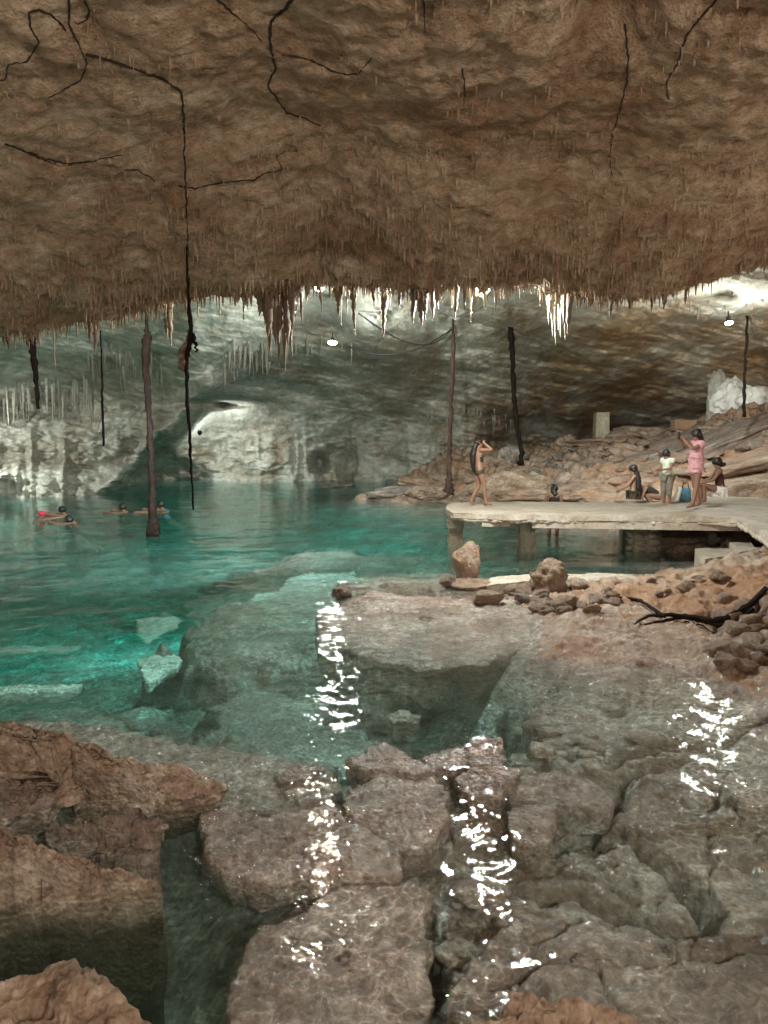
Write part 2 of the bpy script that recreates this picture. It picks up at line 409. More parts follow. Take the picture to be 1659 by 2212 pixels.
# ---- far chamber: one continuous shell, ceiling curving down into the back wall (depth in metres against sketch position)
def wl(dy): return CAM_H*FD/(dy-955.0)
_far = []
def fr(dy, *xs):
    for x, d in xs: _far.append((x, dy, d))
fr(470, (-700, 17), (0, 17.5), (830, 18), (1659, 15), (2300, 13))
fr(600, (-700, 19), (0, 20), (400, 21), (830, 22), (1200, 21), (1500, 18.5), (1659, 17.5), (2300, 14))
fr(690, (-700, 20), (0, 21), (400, 22.5), (800, 25), (1150, 24.5), (1330, 23), (1500, 22.5), (1659, 21.5), (2300, 16))
fr(700, (718, 30))
fr(760, (-700, 23), (0, 25), (300, 27), (560, 29), (718, 31.5), (1100, 29), (1300, 26), (1480, 25.5), (1659, 24), (2300, 19))
fr(830, (-700, 25), (0, 28), (150, 31), (300, 32), (450, 31), (700, 36), (1100, 33), (1300, 30), (1450, 29), (1659, 25), (2300, 20))
fr(880, (0, 32.5), (150, 34.5), (290, 35), (400, 33), (480, 39), (700, 38.5), (900, 37), (1100, 35), (1350, 33), (1659, 27))
fr(930, (-700, 26), (0, 30.5), (150, 32), (260, 33.5), (340, 33), (450, 42), (560, 42), (700, 40.5), (900, 39), (1010, 36), (1100, 38), (1350, 35), (1659, 29), (2300, 21))
fr(985, (-300, 28), (0, 29.6), (150, 31.2), (240, 33), (330, 38.5), (450, 43), (600, 42), (760, 43.5), (870, 39), (1000, 36.5), (1130, 40), (1300, 38), (1659, 31))
fr(1035, (0, 28.4), (130, 30.2), (200, 31.5), (260, 35), (330, 42.5), (450, 43), (600, 41.5), (800, 42.0), (1000, 38), (1300, 38), (1659, 32), (2300, 22))
fr(1075, (-700, 24), (0, 28.9), (60, 29.2), (130, 30), (200, 31), (250, 34.5), (300, 40), (450, 42), (600, 41), (800, 41), (1000, 38), (1659, 33))
fr(1180, (-700, 24), (0, 28.0), (200, 30.5), (300, 39), (600, 41), (800, 41), (1659, 33), (2300, 23))
_farf = RBF([(a/1.0, b*1.4) for a, b, c in _far], [c for a, b, c in _far], 6.0)
def far_depth(dx, dy, noise=True):
    dx = np.asarray(dx, float); dy = np.asarray(dy, float)
    D = _farf(dx, dy*1.4)
    if noise:
        a, yy, zz = ray(dx, dy)
        px, pz = a*30, zz*30
        big = fbm(px*0.16+0.1*pz, pz*0.35, 0.5, 3, seed=7)
        led = fbm(px*0.22+0.3*pz, pz*1.1+0.15*px, 4.0, 4, seed=8)          # horizontal ledges
        fin = fbm(px*1.1, pz*1.8, 2.0, 4, seed=9)
        low = sstep(880, 1000, dy)
        drip = ridged(px*1.5, pz*0.35, 0, 2, seed=10)                      # vertical drapery low on the walls
        D = D + 1.3*big + (0.5-0.1*low)*led + (0.34+.24*low)*fin - 0.45*low*drip
        D = D + 2.5*np.exp(-(((dx-775)/42)**2+((dy-1008)/26)**2))          # small caves at the water
        D = D + 3.0*np.exp(-(((dx-690)/16)**2+((dy-1000)/20)**2))
        D = D + 3.2*np.exp(-(((dx-465)/75)**2+((dy-872)/9)**2))
        D = D + 2.0*np.exp(-(((dx-100)/85)**2+((dy-868)/30)**2))
        # the diagonal rib running down to the left bank
        t = (dy-830)/220.0; rx = 455-215*np.clip(t, -0.2, 1.2)
        D = D - 2.6*np.exp(-((dx-rx)/30)**2)*sstep(790, 850, dy)*(1-sstep(1040, 1075, dy))
    return D

def build_far():
    dxs = np.linspace(-750, 2350, 980); dys = np.concatenate([np.linspace(430, 640, 60, endpoint=False), np.linspace(640, 1085, 440), np.linspace(1088, 1260, 24)])
    DY, DX = np.meshgrid(dys, dxs, indexing='ij')
    P = at_y(DX, DY, far_depth(DX, DY))
    # inside the frame of the far chamber the bottom rows stay under the pool
    o = mesh_np('cave_wall', P.reshape(-1, 3), grid_faces(len(dys), len(dxs)), M_WALL)
    tag(o, kind='structure')
build_far()

# ---- pool bed and the rocky ground rising from it
_bed = []
def bz(*items):
    for dx, dy, z in items:
        p = at_z(dx, dy, min(z, 0.0) if z < 0.35 else z) if z > 0 else at_z(dx, dy, 0.0)
        _bed.append((float(p[0]), float(p[1]), z))
def bd(*items):
    for dx, dy, D in items:
        p = at_y(dx, dy, D); _bed.append((float(p[0]), float(p[1]), float(p[2])))
_bed += [(x, y, -0.6) for x in (-2.5, 0, 2.5) for y in (1.0, 1.5)]+[(-5, 2.5, -.6), (5, 2.5, -.3)]
bz((-300, 2300, -1.3), (200, 2300, -1.2), (200, 2130, -1.3), (60, 1990, -1.4), (350, 2010, -1.3), (-400, 1900, -1.0), (30, 1900, -0.8), (200, 1820, -0.7), (450, 1950, -0.8), (700, 1960, -0.32), (640, 1850, -0.30),
   (960, 1900, -0.30), (960, 2100, -0.30), (950, 2300, -0.28), (1300, 2120, -0.34), (1620, 2150, -0.25), (2100, 2150, 0.1), (1600, 1960, -0.33), (1500, 1800, -0.33), (2000, 1800, 0.0), (1600, 1650, -0.28), (1900, 1600, 0.2),
   (1300, 1640, -0.26), (1200, 1760, -0.28), (1020, 1700, -0.28), (800, 1760, -0.28), (1100, 1620, -0.27), (960, 1570, -0.42), (820, 1600, -0.4), (600, 1620, -0.3), (450, 1600, -0.3), (300, 1560, -0.38), (100, 1540, -0.42),
   (-300, 1560, -0.3), (640, 1720, -0.28), (430, 1720, -0.65), (200, 1700, -0.8), (600, 1530, -0.85), (850, 1520, -1.1), (1000, 1500, -1.2), (380, 1500, -.85), (100, 1495, -.8), (-400, 1480, -.8),
   (60, 1400, -1.15), (400, 1400, -1.0), (600, 1380, -1.0), (900, 1480, -1.5), (660, 1440, -1.3), (200, 1300, -1.6), (500, 1290, -1.1), (-500, 1300, -2.2), (100, 1200, -2.3), (400, 1210, -1.9),
   (200, 1150, -2.9), (600, 1160, -2.2), (900, 1160, -2.0), (1100, 1180, -1.3), (1300, 1200, -0.8), (1480, 1215, -0.3), (1180, 1225, -0.55), (1040, 1240, -0.5), (900, 1235, -0.9), (760, 1240, -1.1),
   (100, 1090, -3.4), (500, 1090, -3.4), (700, 1105, -3.0), (700, 1060, -4.5), (300, 1045, -4), (-600, 1110, -4), (860, 1120, -2.2), (960, 1120, -1.6), (1100, 1140, -1.0), (1250, 1145, -0.6))
# right-hand spit of rock rising out of the water
bz((1200, 1335, 0.05), (1290, 1300, 0.16), (1400, 1290, 0.22), (1500, 1275, 0.28), (1659, 1260, 0.42), (1250, 1370, 0.12), (1400, 1370, 0.15), (1520, 1390, 0.16), (1659, 1380, 0.3), (1900, 1350, 0.8), (1150, 1420, -0.06),
   (1300, 1450, -0.05), (1450, 1440, -0.03), (1560, 1460, 0.04), (1659, 1500, 0.04), (1659, 1450, 0.12), (1900, 1450, 0.5), (1250, 1500, -0.3), (1420, 1500, -0.25), (1600, 1545, -0.12), (1130, 1340, -0.1), (1150, 1260, -0.04),
   (1100, 1290, -0.03), (1400, 1258, -0.05), (1560, 1238, 0.02), (1659, 1225, 0.3), (1900, 1230, 0.9), (1659, 1195, 0.45), (1560, 1190, 0.05))
# mound behind the jetty
bd((770, 1078, 28.4), (860, 1083, 27.5), (900, 1060, 29.5), (860, 1038, 33), (940, 1020, 32), (960, 1084, 27), (1050, 1083, 24.5), (1200, 1085, 20.5), (1400, 1083, 18.6), (1600, 1078, 18.2), (1900, 1070, 17.5),
   (1000, 1035, 30), (1100, 1035, 26), (1200, 1035, 24), (1400, 1030, 22), (1600, 1020, 20.5), (1900, 1000, 19), (960, 995, 34), (1020, 982, 34), (1130, 985, 32), (1200, 975, 31), (1290, 960, 30), (1320, 945, 30.5),
   (1440, 950, 27), (1520, 925, 25.5), (1600, 902, 25), (1700, 890, 24), (1659, 960, 21.8), (1500, 985, 23.5), (1900, 880, 22), (2200, 860, 20), (2200, 1000, 17.5), (1000, 1003, 38), (1300, 990, 38), (1659, 960, 34), (900, 1045, 38))
_bq = lambda x, y: (np.asarray(x, float)/np.asarray(y, float)*3.0, np.log(np.asarray(y, float))*2.2)
_bf = RBF(np.stack(_bq([p[0] for p in _bed], [p[1] for p in _bed]), -1), [p[2] for p in _bed], 0.02)

# submerged flat slabs that belong to the bed: outline in sketch units, height of the top
BEDSLABS = [
    ([(1000, 1840), (1090, 1810), (1220, 1805), (1290, 1795), (1400, 1850), (1480, 1905), (1525, 1965), (1420, 1950), (1300, 1925), (1180, 1905), (1060, 1890)], -0.20),
    ([(1310, 1782), (1420, 1752), (1560, 1742), (1750, 1735), (1750, 1880), (1659, 1935), (1560, 1955), (1490, 1895), (1400, 1835)], -0.17),
    ([(1110, 1930), (1200, 1925), (1300, 1945), (1420, 1970), (1540, 1985), (1659, 1960), (1800, 1980), (1800, 2300), (980, 2300), (945, 2200), (950, 2110), (1030, 2000)], -0.12),
    ([(1330, 1650), (1450, 1610), (1580, 1600), (1750, 1600), (1750, 1715), (1600, 1722), (1480, 1735), (1345, 1755), (1335, 1700)], -0.15),
    ([(1130, 1500), (1250, 1478), (1420, 1480), (1560, 1520), (1720, 1560), (1750, 1580), (1600, 1588), (1450, 1595), (1330, 1630), (1230, 1620), (1140, 1570)], -0.17),
    ([(-200, 1520), (80, 1515), (260, 1530), (420, 1560), (560, 1590), (700, 1605), (748, 1650), (700, 1700), (560, 1705), (400, 1690), (250, 1660), (60, 1610), (-200, 1600)], -0.16),
    ([(560, 1210), (700, 1180), (900, 1195), (960, 1230), (820, 1250), (720, 1262), (660, 1300), (480, 1330), (380, 1310), (470, 1260)], -0.55),
    ([(470, 1400), (600, 1365), (700, 1400), (800, 1470), (700, 1484), (560, 1490), (430, 1480)], -0.7),
    ([(735, 1252), (840, 1235), (960, 1235), (1060, 1250), (1180, 1290), (1100, 1300), (900, 1290), (760, 1280)], -0.10),
]
_bsl = [(np.array([at_z(a, b, 0.0)[:2] for a, b in pl]), zt) for pl, zt in BEDSLABS]

def worley_edge(x, y, seed=0):
    xi = np.floor(x).astype(np.int64); yi = np.floor(y).astype(np.int64); f1 = np.full(x.shape, 9.0); f2 = np.full(x.shape, 9.0)
    for a in (-1, 0, 1):
        for b in (-1, 0, 1):
            px = xi+a+_hash(xi+a, yi+b, xi*0+seed); py = yi+b+_hash(xi+a, yi+b, xi*0+seed+77)
            d = np.hypot(x-px, y-py); f2 = np.minimum(f2, np.maximum(f1, d)); f1 = np.minimum(f1, d)
    return f2-f1
CRACKS = [([(1262, 1778), (1350, 1790), (1400, 1822), (1450, 1860), (1500, 1905), (1535, 1968)], .045), ([(1020, 1878), (1100, 1900), (1180, 1920), (1250, 1925), (1330, 1950), (1420, 1966), (1530, 1985)], .04),
 ([(920, 1930), (927, 2050), (915, 2130), (912, 2300)], .05), ([(1530, 1740), (1560, 1722), (1600, 1722), (1659, 1735), (1760, 1730)], .035), ([(1545, 1700), (1558, 1725), (1540, 1745)], .03),
 ([(1330, 1690), (1335, 1745), (1270, 1765), (1200, 1800)], .04), ([(1090, 1480), (1110, 1540), (1180, 1600), (1260, 1640), (1340, 1650)], .05), ([(1430, 2060), (1520, 2070), (1600, 2064)], .02), ([(1330, 1640), (1450, 1608), (1659, 1598)], .03), ([(1060, 2150), (1180, 2110), (1290, 2100)], .015)]
_cr = [(np.array([at_z(a, b, -.15)[:2] for a, b in pl]), w) for pl, w in CRACKS]
def seg_dist(P, X, Y):
    d = np.full(X.shape, 9.0)
    for i in range(len(P)-1):
        ax, ay = P[i]; ex, ey = P[i+1]-P[i]; t = np.clip(((X-ax)*ex+(Y-ay)*ey)/(ex*ex+ey*ey), 0, 1); d = np.minimum(d, np.hypot(X-ax-t*ex, Y-ay-t*ey))
    return d

def bed_z(x, y, fine=True):
    x = np.asarray(x, float); y = np.asarray(y, float)
    q = _bq(x, np.maximum(y, 0.5))
    z = _bf(*q)
    land = sstep(-0.1, 0.5, z)
    near = 1-sstep(8, 16, y)
    z = z + (0.16-0.09*near)*fbm(x*0.9, y*0.9, 0.2, 3, seed=11)*(0.35+0.65*np.maximum(land, 1-near))
    # layered steps on the slope at the right, dipping to the left
    s = sstep(17, 20, y)*sstep(0.3, 0.9, z)
    ph = (x*0.30 - y*0.12 + z*2.2)*2.0 + 0.5*fbm(x*0.4, y*0.4, 0, 2, seed=14)
    st = np.abs((ph % 1.0)-0.5)*2
    z = z + s*0.22*sstep(0.2, 0.6, st)
    if fine:
        lr = sstep(-0.05, 0.12, z)
        z = z + (0.05+0.05*(1-near)+.04*lr)*np.clip(ridged(x*2.1, y*2.1, 0, 4, seed=12), -1, 2)*0.6
        z = z + (0.020+.022*lr)*fbm(x*7, y*7, 0, 4, seed=13)
    for poly, zt in _bsl:
        bb0 = poly.min(0)-0.5; bb1 = poly.max(0)+0.5
        m = (x > bb0[0]) & (x < bb1[0]) & (y > bb0[1]) & (y < bb1[1])
        if not m.any(): continue
        xs, ys = x[m], y[m]
        sd = poly_sd(poly, xs, ys) + 0.05*fbm(xs*2.5, ys*2.5, zt*7, 4)*(1.3 if zt > -0.4 else 7)
        ew = 0.07 if zt > -0.4 else 0.45
        w = 1-sstep(-0.01, ew, sd)
        top = zt + 0.03*fbm(xs*1.4, ys*1.4, zt*5, 3) + 0.014*fbm(xs*7, ys*7, zt, 3)
        z[m] = np.where(w > 0, z[m]*(1-w)+np.maximum(top, z[m])*w, z[m])
    if fine:
        # fractured plates, pebbly grain and the long open cracks of the near shelf
        nr = (1-sstep(9, 13, y)); wx = x+.22*fbm(x*1.6, y*1.6, 3, 3); wy = y+.22*fbm(x*1.6, y*1.6, 9, 3)
        e = worley_edge(wx*1.15, wy*1.5, 3); plate = _hash(np.floor(wx*1.15+.3).astype(np.int64), np.floor(wy*1.5).astype(np.int64), np.int64(5)+0*np.floor(x).astype(np.int64))
        z = z - nr*.040*np.exp(-(e/.025)**2)*sstep(-.1, .25, fbm(x*.8, y*.8, 6, 2)+.15)
        e2 = worley_edge(wx*4.2, wy*5.2, 8); z = z - nr*.008*np.exp(-(e2/.07)**2)
        z = z + nr*(.013*fbm(x*16, y*16, 1, 3, gain=.65)+.010*np.abs(fbm(x*8, y*11, 4, 3)))
        near5 = (y < 8)
        if near5.any():
            xs, ys = x[near5], y[near5]; zz = z[near5]
            jx = .05*fbm(xs*4, ys*4, 1, 3); jy = .05*fbm(xs*4, ys*4, 7, 3)
            for P, w in _cr: zz = zz - .30*np.exp(-(seg_dist(P, xs+jx, ys+jy)/w)**2)
            z[near5] = zz
    return z

def build_bed():
    nu, nv = 760, 900
    ys = np.exp(np.linspace(math.log(1.3), math.log(46), nv)); u = np.linspace(-1, 1, nu)
    Y, U = np.meshgrid(ys, u, indexing='ij'); X = U*(Y*0.72+1.4)
    Z = bed_z(X, Y)
    F = grid_faces(nv, nu)
    o = mesh_np('pool_bed', np.stack([X, Y, Z], -1).reshape(-1, 3), F, [M_BED, M_GROUND])
    c = (Z[:-1, :-1]+Z[1:, 1:])/2; land = (c > 0.02) & (Y[:-1, :-1] > 6.0) | (c > 0.3)
    o.data.polygons.foreach_set('material_index', land.astype(np.int32).ravel())
    tag(o, kind='structure')
    # ground the photographer stands on, behind and beside the frame
    ys = np.linspace(-7, 1.35, 60); xs = np.linspace(-14, 14, 120)
    Y, X = np.meshgrid(ys, xs, indexing='ij')
    Z = -0.3+0.85*(1-sstep(-1.0, 0.9, Y))+0.12*fbm(X*0.8, Y*0.8, 0, 4, seed=15)
    o = mesh_np('rock_ground', np.stack([X, Y, Z], -1).reshape(-1, 3), grid_faces(60, 120), M_GROUND); tag(o, kind='structure')
build_bed()

def bed_at(x, y): return float(bed_z(np.array([x]), np.array([y]))[0])

# ---- water: rippled sheet with depth under it
def build_water():
    nu, nv = 860, 1080
    ys = np.exp(np.linspace(math.log(1.0), math.log(50), nv)); u = np.linspace(-1, 1, nu)
    Y, U = np.meshgrid(ys, u, indexing='ij'); X = U*(Y*0.76+2.0)
    rng = np.random.RandomState(4); Z = 0*X
    lam = 0.055
    while lam < 3.2:
        for j in range(2):
            a = rng.normal(math.pi/2, 0.95); s = 0.0135 if lam < 0.3 else (0.0095 if lam < 0.8 else 0.0068)
            amp = s*lam/6.283
            fade = 1/(1+(Y/(lam*70))**4)
            gx = 0.25*fbm(X*0.5/max(lam, .4), Y*0.5/max(lam, .4), lam, 1, seed=j+20)*lam*2.2
            Z += amp*np.sin(6.283/lam*(math.cos(a)*X+math.sin(a)*Y+gx)+rng.rand()*6.28)*fade
        lam *= 1.17
    V = np.stack([X, Y, Z], -1).reshape(-1, 3); F = grid_faces(nv, nu)
    # skirt and bottom so the water is a closed body
    n = nv*nu; idx = np.arange(n).reshape(nv, nu)
    ring = np.concatenate([idx[0, :], idx[1:, -1], idx[-1, -2::-1], idx[-2:0:-1, 0]])
    low = V[ring].copy(); low[:, 2] = -9.0
    k = len(ring); V2 = np.concatenate([V, low]); b = n+np.arange(k)
    side = np.stack([ring, b, np.roll(b, -1), np.roll(ring, -1)], -1)
    me = bpy.data.meshes.new('water')
    faces = F.tolist()+side.tolist()+[b.tolist()]
    me.from_pydata(V2.tolist(), [], faces); me.update()
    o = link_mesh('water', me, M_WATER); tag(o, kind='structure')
build_water()

# ================================================================ LAMPS
def lamp(px, D, dy, energy, label, col=(0.93, 1.0, 0.96), r=0.11, aim=None, spot=None, z=None, cat='lamp', group=None):
    p = PY(px, dy, D)
    if z is not None: p.z = z
    t = empty('cave_lamp', p); tag(t, label, cat, group)
    a = (Vector(aim)-p).normalized() if aim is not None else Vector((0, -0.35, -1)).normalized()
    q = Vector((0, 0, -1)).rotation_difference(a)
    R = q.to_matrix()
    b = MB()
    b.tube([R@Vector((0, 0, z)) for z in (0.16, 0.10, 0.02, 0.0)], [0.05, 0.07, r*1.02, r*1.06], 16)
    b.tube([R@Vector((0, 0, .15)), R@Vector((0, 0, .15))+Vector((0, 0.03, 0.16))], 0.018, 6)
    b.build('housing', M_BLACK, t)
    g = MB(); ring = []
    g.tube([R@Vector((0, 0, z)) for z in (-0.004, -0.03, -0.05)], [r*0.98, r*0.8, r*0.2], 16)
    bl = g.build('bulb', M_BULB, t)
    l = bpy.data.lights.new('lamp_light', 'SPOT' if spot else 'POINT'); l.energy = energy; l.color = col; l.shadow_soft_size = r
    if spot: l.spot_size = math.radians(spot); l.spot_blend = 1.0
    lo = bpy.data.objects.new('lamp_light', l); COL.objects.link(lo); lo.parent = t
    lo.location = a*(r+0.06)
    lo.rotation_mode = 'QUATERNION'; lo.rotation_quaternion = q
    return t
lamp(718, 25.0, 740, 330, 'bright white cave lamp glowing above the middle of the far pool', r=0.16)
lamp(1575, 19.3, 697, 190, 'bright white cave lamp glowing at the right beside a thin hanging root', r=0.10)
lamp(1040, 11.2, 628, 680, 'cave lamp tucked behind the ceiling lip above the jetty end', r=0.12)
lamp(690, 11.6, 622, 210, 'cave lamp tucked behind the ceiling lip above the pool', col=(1, 0.93, 0.75), r=0.07)
lamp(-110, 26, 890, 750, 'cave lamp on the left wall out beyond the bank', aim=tuple(PY(100, 1010, 31)), spot=110, r=0.14)
lamp(432, 37.5, 935, 500, 'small cave lamp under the rock arch at the back of the pool', aim=tuple(PY(560, 990, 43)), spot=150, r=0.12)
# fill lights added behind the lip to brighten the far walls, pool and mound
lamp(300, 12.6, 618, 1500, 'added fill light behind the lip at the left, turned to the far wall', aim=tuple(PY(150, 1040, 30)), spot=62, r=0.12)
lamp(470, 12.3, 612, 4200, 'added fill light behind the lip, turned down to the blue pool', aim=(-4.2, 18.5, -2.5), spot=92, r=0.10, col=(0.88, 1, 1))
lamp(850, 12.8, 590, 3000, 'added fill light behind the lip in the middle, turned to the far wall', aim=tuple(PY(800, 1000, 36)), spot=54, r=0.12)
lamp(1330, 12.4, 585, 1900, 'added fill light behind the lip at the right, turned to the mound', aim=tuple(PY(1350, 1040, 28)), spot=66, r=0.12)
# warm fill lights added behind the camera for the near ceiling and rocks
lamp(829, 1, 1106, 280, 'added warm fill light behind the viewer near the middle', col=(1, 0.88, 0.76), r=0.12, aim=(-1, 5, 0)).location = (1.2, -2.2, 3.6)
lamp(829, 1, 1106, 280, 'added warm fill light behind the viewer at the right', col=(1, 0.88, 0.76), r=0.12, aim=(1, 5, 0)).location = (3.4, -1.6, 3.5)

# ================================================================ ROCKS
def resample(P, n):
    P = np.asarray(P, float); Q = np.concatenate([P, P[:1]]); d = np.sqrt(((Q[1:]-Q[:-1])**2).sum(1)); c = np.concatenate([[0], np.cumsum(d)])
    t = np.linspace(0, c[-1], n, endpoint=False)
    return np.stack([np.interp(t, c, Q[:, k]) for k in range(Q.shape[1])], 1)

_seed = [100]
rg = random.Random(7)
def slab(label, poly, zt, thick, m, group=None, name='slab_rock', cat='rock', crown=0.02, amp=0.03, edge=0.035, flare=-0.6, n=220, grit=0.008):
    """flat broken rock from the outline of its top face"""
    _seed[0] += 1; sd = _seed[0]
    P = []
    for q in poly:
        z = q[2] if len(q) > 2 else zt
        P.append(at_z(q[0], q[1], z))
    R = resample(P, n)
    size = float(np.sqrt(((R-R.mean(0))**2).sum(1)).mean())
    for k in range(1):
        R = (np.roll(R, 1, 0)+2*R+np.roll(R, -1, 0))/4
    C = R.mean(0); out = (R-C); outn = out[:, :2]/np.maximum(np.linalg.norm(out[:, :2], axis=1, keepdims=True), 1e-6)
    e = edge*size
    j = fbm(R[:, 0]*3/size*0.7, R[:, 1]*3/size*0.7, sd, 5, gain=.6)*0.11*size
    R = R.copy(); R[:, :2] += outn*j[:, None]
    rows = []
    for r in np.linspace(0.0, 1, 40)[1:]**0.85:
        p = C+(R-C)*r; p[:, 2] += crown*size*(1-r**2) - e*0.5*max(0, (r-0.9)/0.1)**2
        rows.append(p)
    NR = len(rows)
    for t in np.linspace(0, 1, 12)[1:]:
        p = R.copy(); p[:, 2] -= e*0.5+t*thick
        bulge = (math.sin(t*math.pi)*0.35+t*flare)*e*2 - t**3*0.10*size
        p[:, :2] += outn*(bulge+0.25*e*fbm(R[:, 0]*4/size, R[:, 1]*4/size, sd+t*2.5, 2))[:, None]
        rows.append(p)
    for r in (0.6, 0.2):
        p = C+(rows[-1]-C)*[r, r, 1]; p[:, 2] = rows[-1][:, 2]-0.02; rows.append(p)
    V = np.stack(rows).reshape(-1, 3)
    f = 1/size
    k = amp*size*1.25
    nz = k*(fbm(V[:, 0]*f*1.6, V[:, 1]*f*1.6, V[:, 2]*f*1.6+sd, 6, gain=0.62)-.35*np.clip(fbm(V[:, 0]*14, V[:, 1]*14, V[:, 2]*14+sd, 2)-.25, 0, 1)+0.5*np.abs(fbm(V[:, 0]*f*5, V[:, 1]*f*5, V[:, 2]*f*5+sd, 3)))
    nx = k*0.7*fbm(V[:, 0]*f*3, V[:, 1]*f*3, V[:, 2]*f*5+sd+9, 4); nyy = k*0.7*fbm(V[:, 0]*f*3, V[:, 1]*f*3, V[:, 2]*f*5+sd+19, 4)
    gz = grit*fbm(V[:, 0]*13, V[:, 1]*13, V[:, 2]*13+sd, 4, gain=.65)-grit*1.3*np.clip(fbm(V[:, 0]*20, V[:, 1]*20, V[:, 2]*20+sd, 2)-.35, 0, 1)*2; gx = grit*fbm(V[:, 0]*9, V[:, 1]*9, V[:, 2]*9+sd+33, 4, gain=.65)
    V = V+np.stack([nx+gx, nyy-gx, nz+gz], 1)
    # centre point
    V = np.concatenate([V, [V[:n].mean(0)]]); F = grid_faces(len(rows), n, True)
    tri = [[len(V)-1, i, (i+1) % n] for i in range(n)]
    me = bpy.data.meshes.new(name)
    o0 = C.copy(); o0[2] -= thick
    me.from_pydata((V-o0).tolist(), [], F.tolist()+tri+[list(range((len(rows)-1)*n, len(rows)*n))[::-1]]); me.update()
    o = link_mesh(name, me, m); o.location = o0.tolist()
    tag(o, label, cat, group)
    return o

def boulder_mesh(seed, flat=0.7, rough=0.25, sub=4, block=0.0):
    bm = bmesh.new(); bmesh.ops.create_icosphere(bm, subdivisions=sub, radius=1.0)
    V = np.array([v.co[:] for v in bm.verts])
    if block: V = np.sign(V)*np.abs(V)**(1-block*0.55)
    # chop with random planes for broken faces
    rg = np.random.RandomState(seed)
    for k in range(7):
        nrm = rg.normal(size=3); nrm /= np.linalg.norm(nrm); d = rg.uniform(0.62, 0.92)
        h = V@nrm-d; V = V-np.where(h > 0, h*0.85, 0)[:, None]*nrm
    nn = V/np.linalg.norm(V, axis=1, keepdims=True)
    V = V+nn*(rough*fbm(V[:, 0]*1.3, V[:, 1]*1.3, V[:, 2]*1.3+seed, 5, gain=0.55))[:, None]
    V[:, 2] *= flat
    for v, c in zip(bm.verts, V): v.co = c
    me = bpy.data.meshes.new('boulder'); bm.to_mesh(me); bm.free()
    return me

_bm = {}
def boulder(label, p, size, m, group=None, seed=0, name='boulder', cat='rock', flat=0.7, rough=0.25, rz=0.0, block=0.0, sub=4, tilt=(0, 0)):
    key = (seed, flat, rough, m.name, block, sub)
    if key not in _bm:
        me = boulder_mesh(seed, flat, rough, sub, block); me.polygons.foreach_set('use_smooth', [True]*len(me.polygons)); me.materials.append(m); _bm[key] = me
    o = bpy.data.objects.new(name, _bm[key]); COL.objects.link(o); o.location = p
    o.scale = size if hasattr(size, '__len__') else (size, size, size); o.rotation_euler = (tilt[0], tilt[1], rz)
    tag(o, label, cat, group); return o

# left bank of tilted wet slabs
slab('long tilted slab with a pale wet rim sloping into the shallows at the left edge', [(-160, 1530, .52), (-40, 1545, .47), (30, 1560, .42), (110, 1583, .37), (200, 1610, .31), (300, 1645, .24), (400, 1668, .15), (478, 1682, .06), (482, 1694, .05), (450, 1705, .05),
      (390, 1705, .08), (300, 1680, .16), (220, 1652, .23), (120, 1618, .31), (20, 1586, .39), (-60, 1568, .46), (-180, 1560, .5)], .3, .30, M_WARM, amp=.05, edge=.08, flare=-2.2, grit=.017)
slab('dark brown rock wedged under the long tilted slab at the left edge', [(-140, 1665, .16), (20, 1672, .14), (80, 1684, .10), (132, 1712, .05), (100, 1735, .04), (0, 1745, .06), (-140, 1745, .1)], .1, .25, M_SLAB, amp=.06, edge=.10, flare=-1.5, grit=.02)
slab('low wet reddish rock with a shiny pointed end in the dark gap', [(95, 1785, .06), (150, 1772, .09), (215, 1765, .13), (260, 1748, .17), (300, 1748, .17), (356, 1772, .10), (335, 1795, .07), (290, 1812, .03), (200, 1812, .02), (120, 1802, .03)], .1, .2, M_SLAB, amp=.07, edge=.10, flare=-1.5, grit=.02)
slab('small submerged rock below the shiny pointed one', [(230, 1815), (300, 1808), (345, 1820), (330, 1850), (250, 1852), (215, 1838)], -.05, .4, M_SLAB, amp=.06, edge=.12)
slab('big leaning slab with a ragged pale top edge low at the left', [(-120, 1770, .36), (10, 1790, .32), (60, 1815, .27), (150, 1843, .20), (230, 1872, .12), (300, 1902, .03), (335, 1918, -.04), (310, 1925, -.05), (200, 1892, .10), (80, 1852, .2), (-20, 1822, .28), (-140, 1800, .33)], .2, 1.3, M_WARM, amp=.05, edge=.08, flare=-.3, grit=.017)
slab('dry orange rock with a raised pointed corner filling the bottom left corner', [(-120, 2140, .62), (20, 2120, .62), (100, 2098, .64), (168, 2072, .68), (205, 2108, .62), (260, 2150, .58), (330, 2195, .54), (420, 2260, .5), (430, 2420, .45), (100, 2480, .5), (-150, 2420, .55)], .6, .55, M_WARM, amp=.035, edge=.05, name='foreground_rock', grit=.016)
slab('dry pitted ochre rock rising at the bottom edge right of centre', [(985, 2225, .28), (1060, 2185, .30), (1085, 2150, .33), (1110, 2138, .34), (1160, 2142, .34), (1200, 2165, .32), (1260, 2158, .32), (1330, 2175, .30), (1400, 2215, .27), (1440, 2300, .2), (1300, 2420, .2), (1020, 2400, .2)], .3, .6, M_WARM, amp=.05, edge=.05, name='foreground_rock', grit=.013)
boulder('little dark rock in the black gap under the left slab', PZ(560, 1745, -.25), (.22, .16, .12), M_SLAB, seed=3)
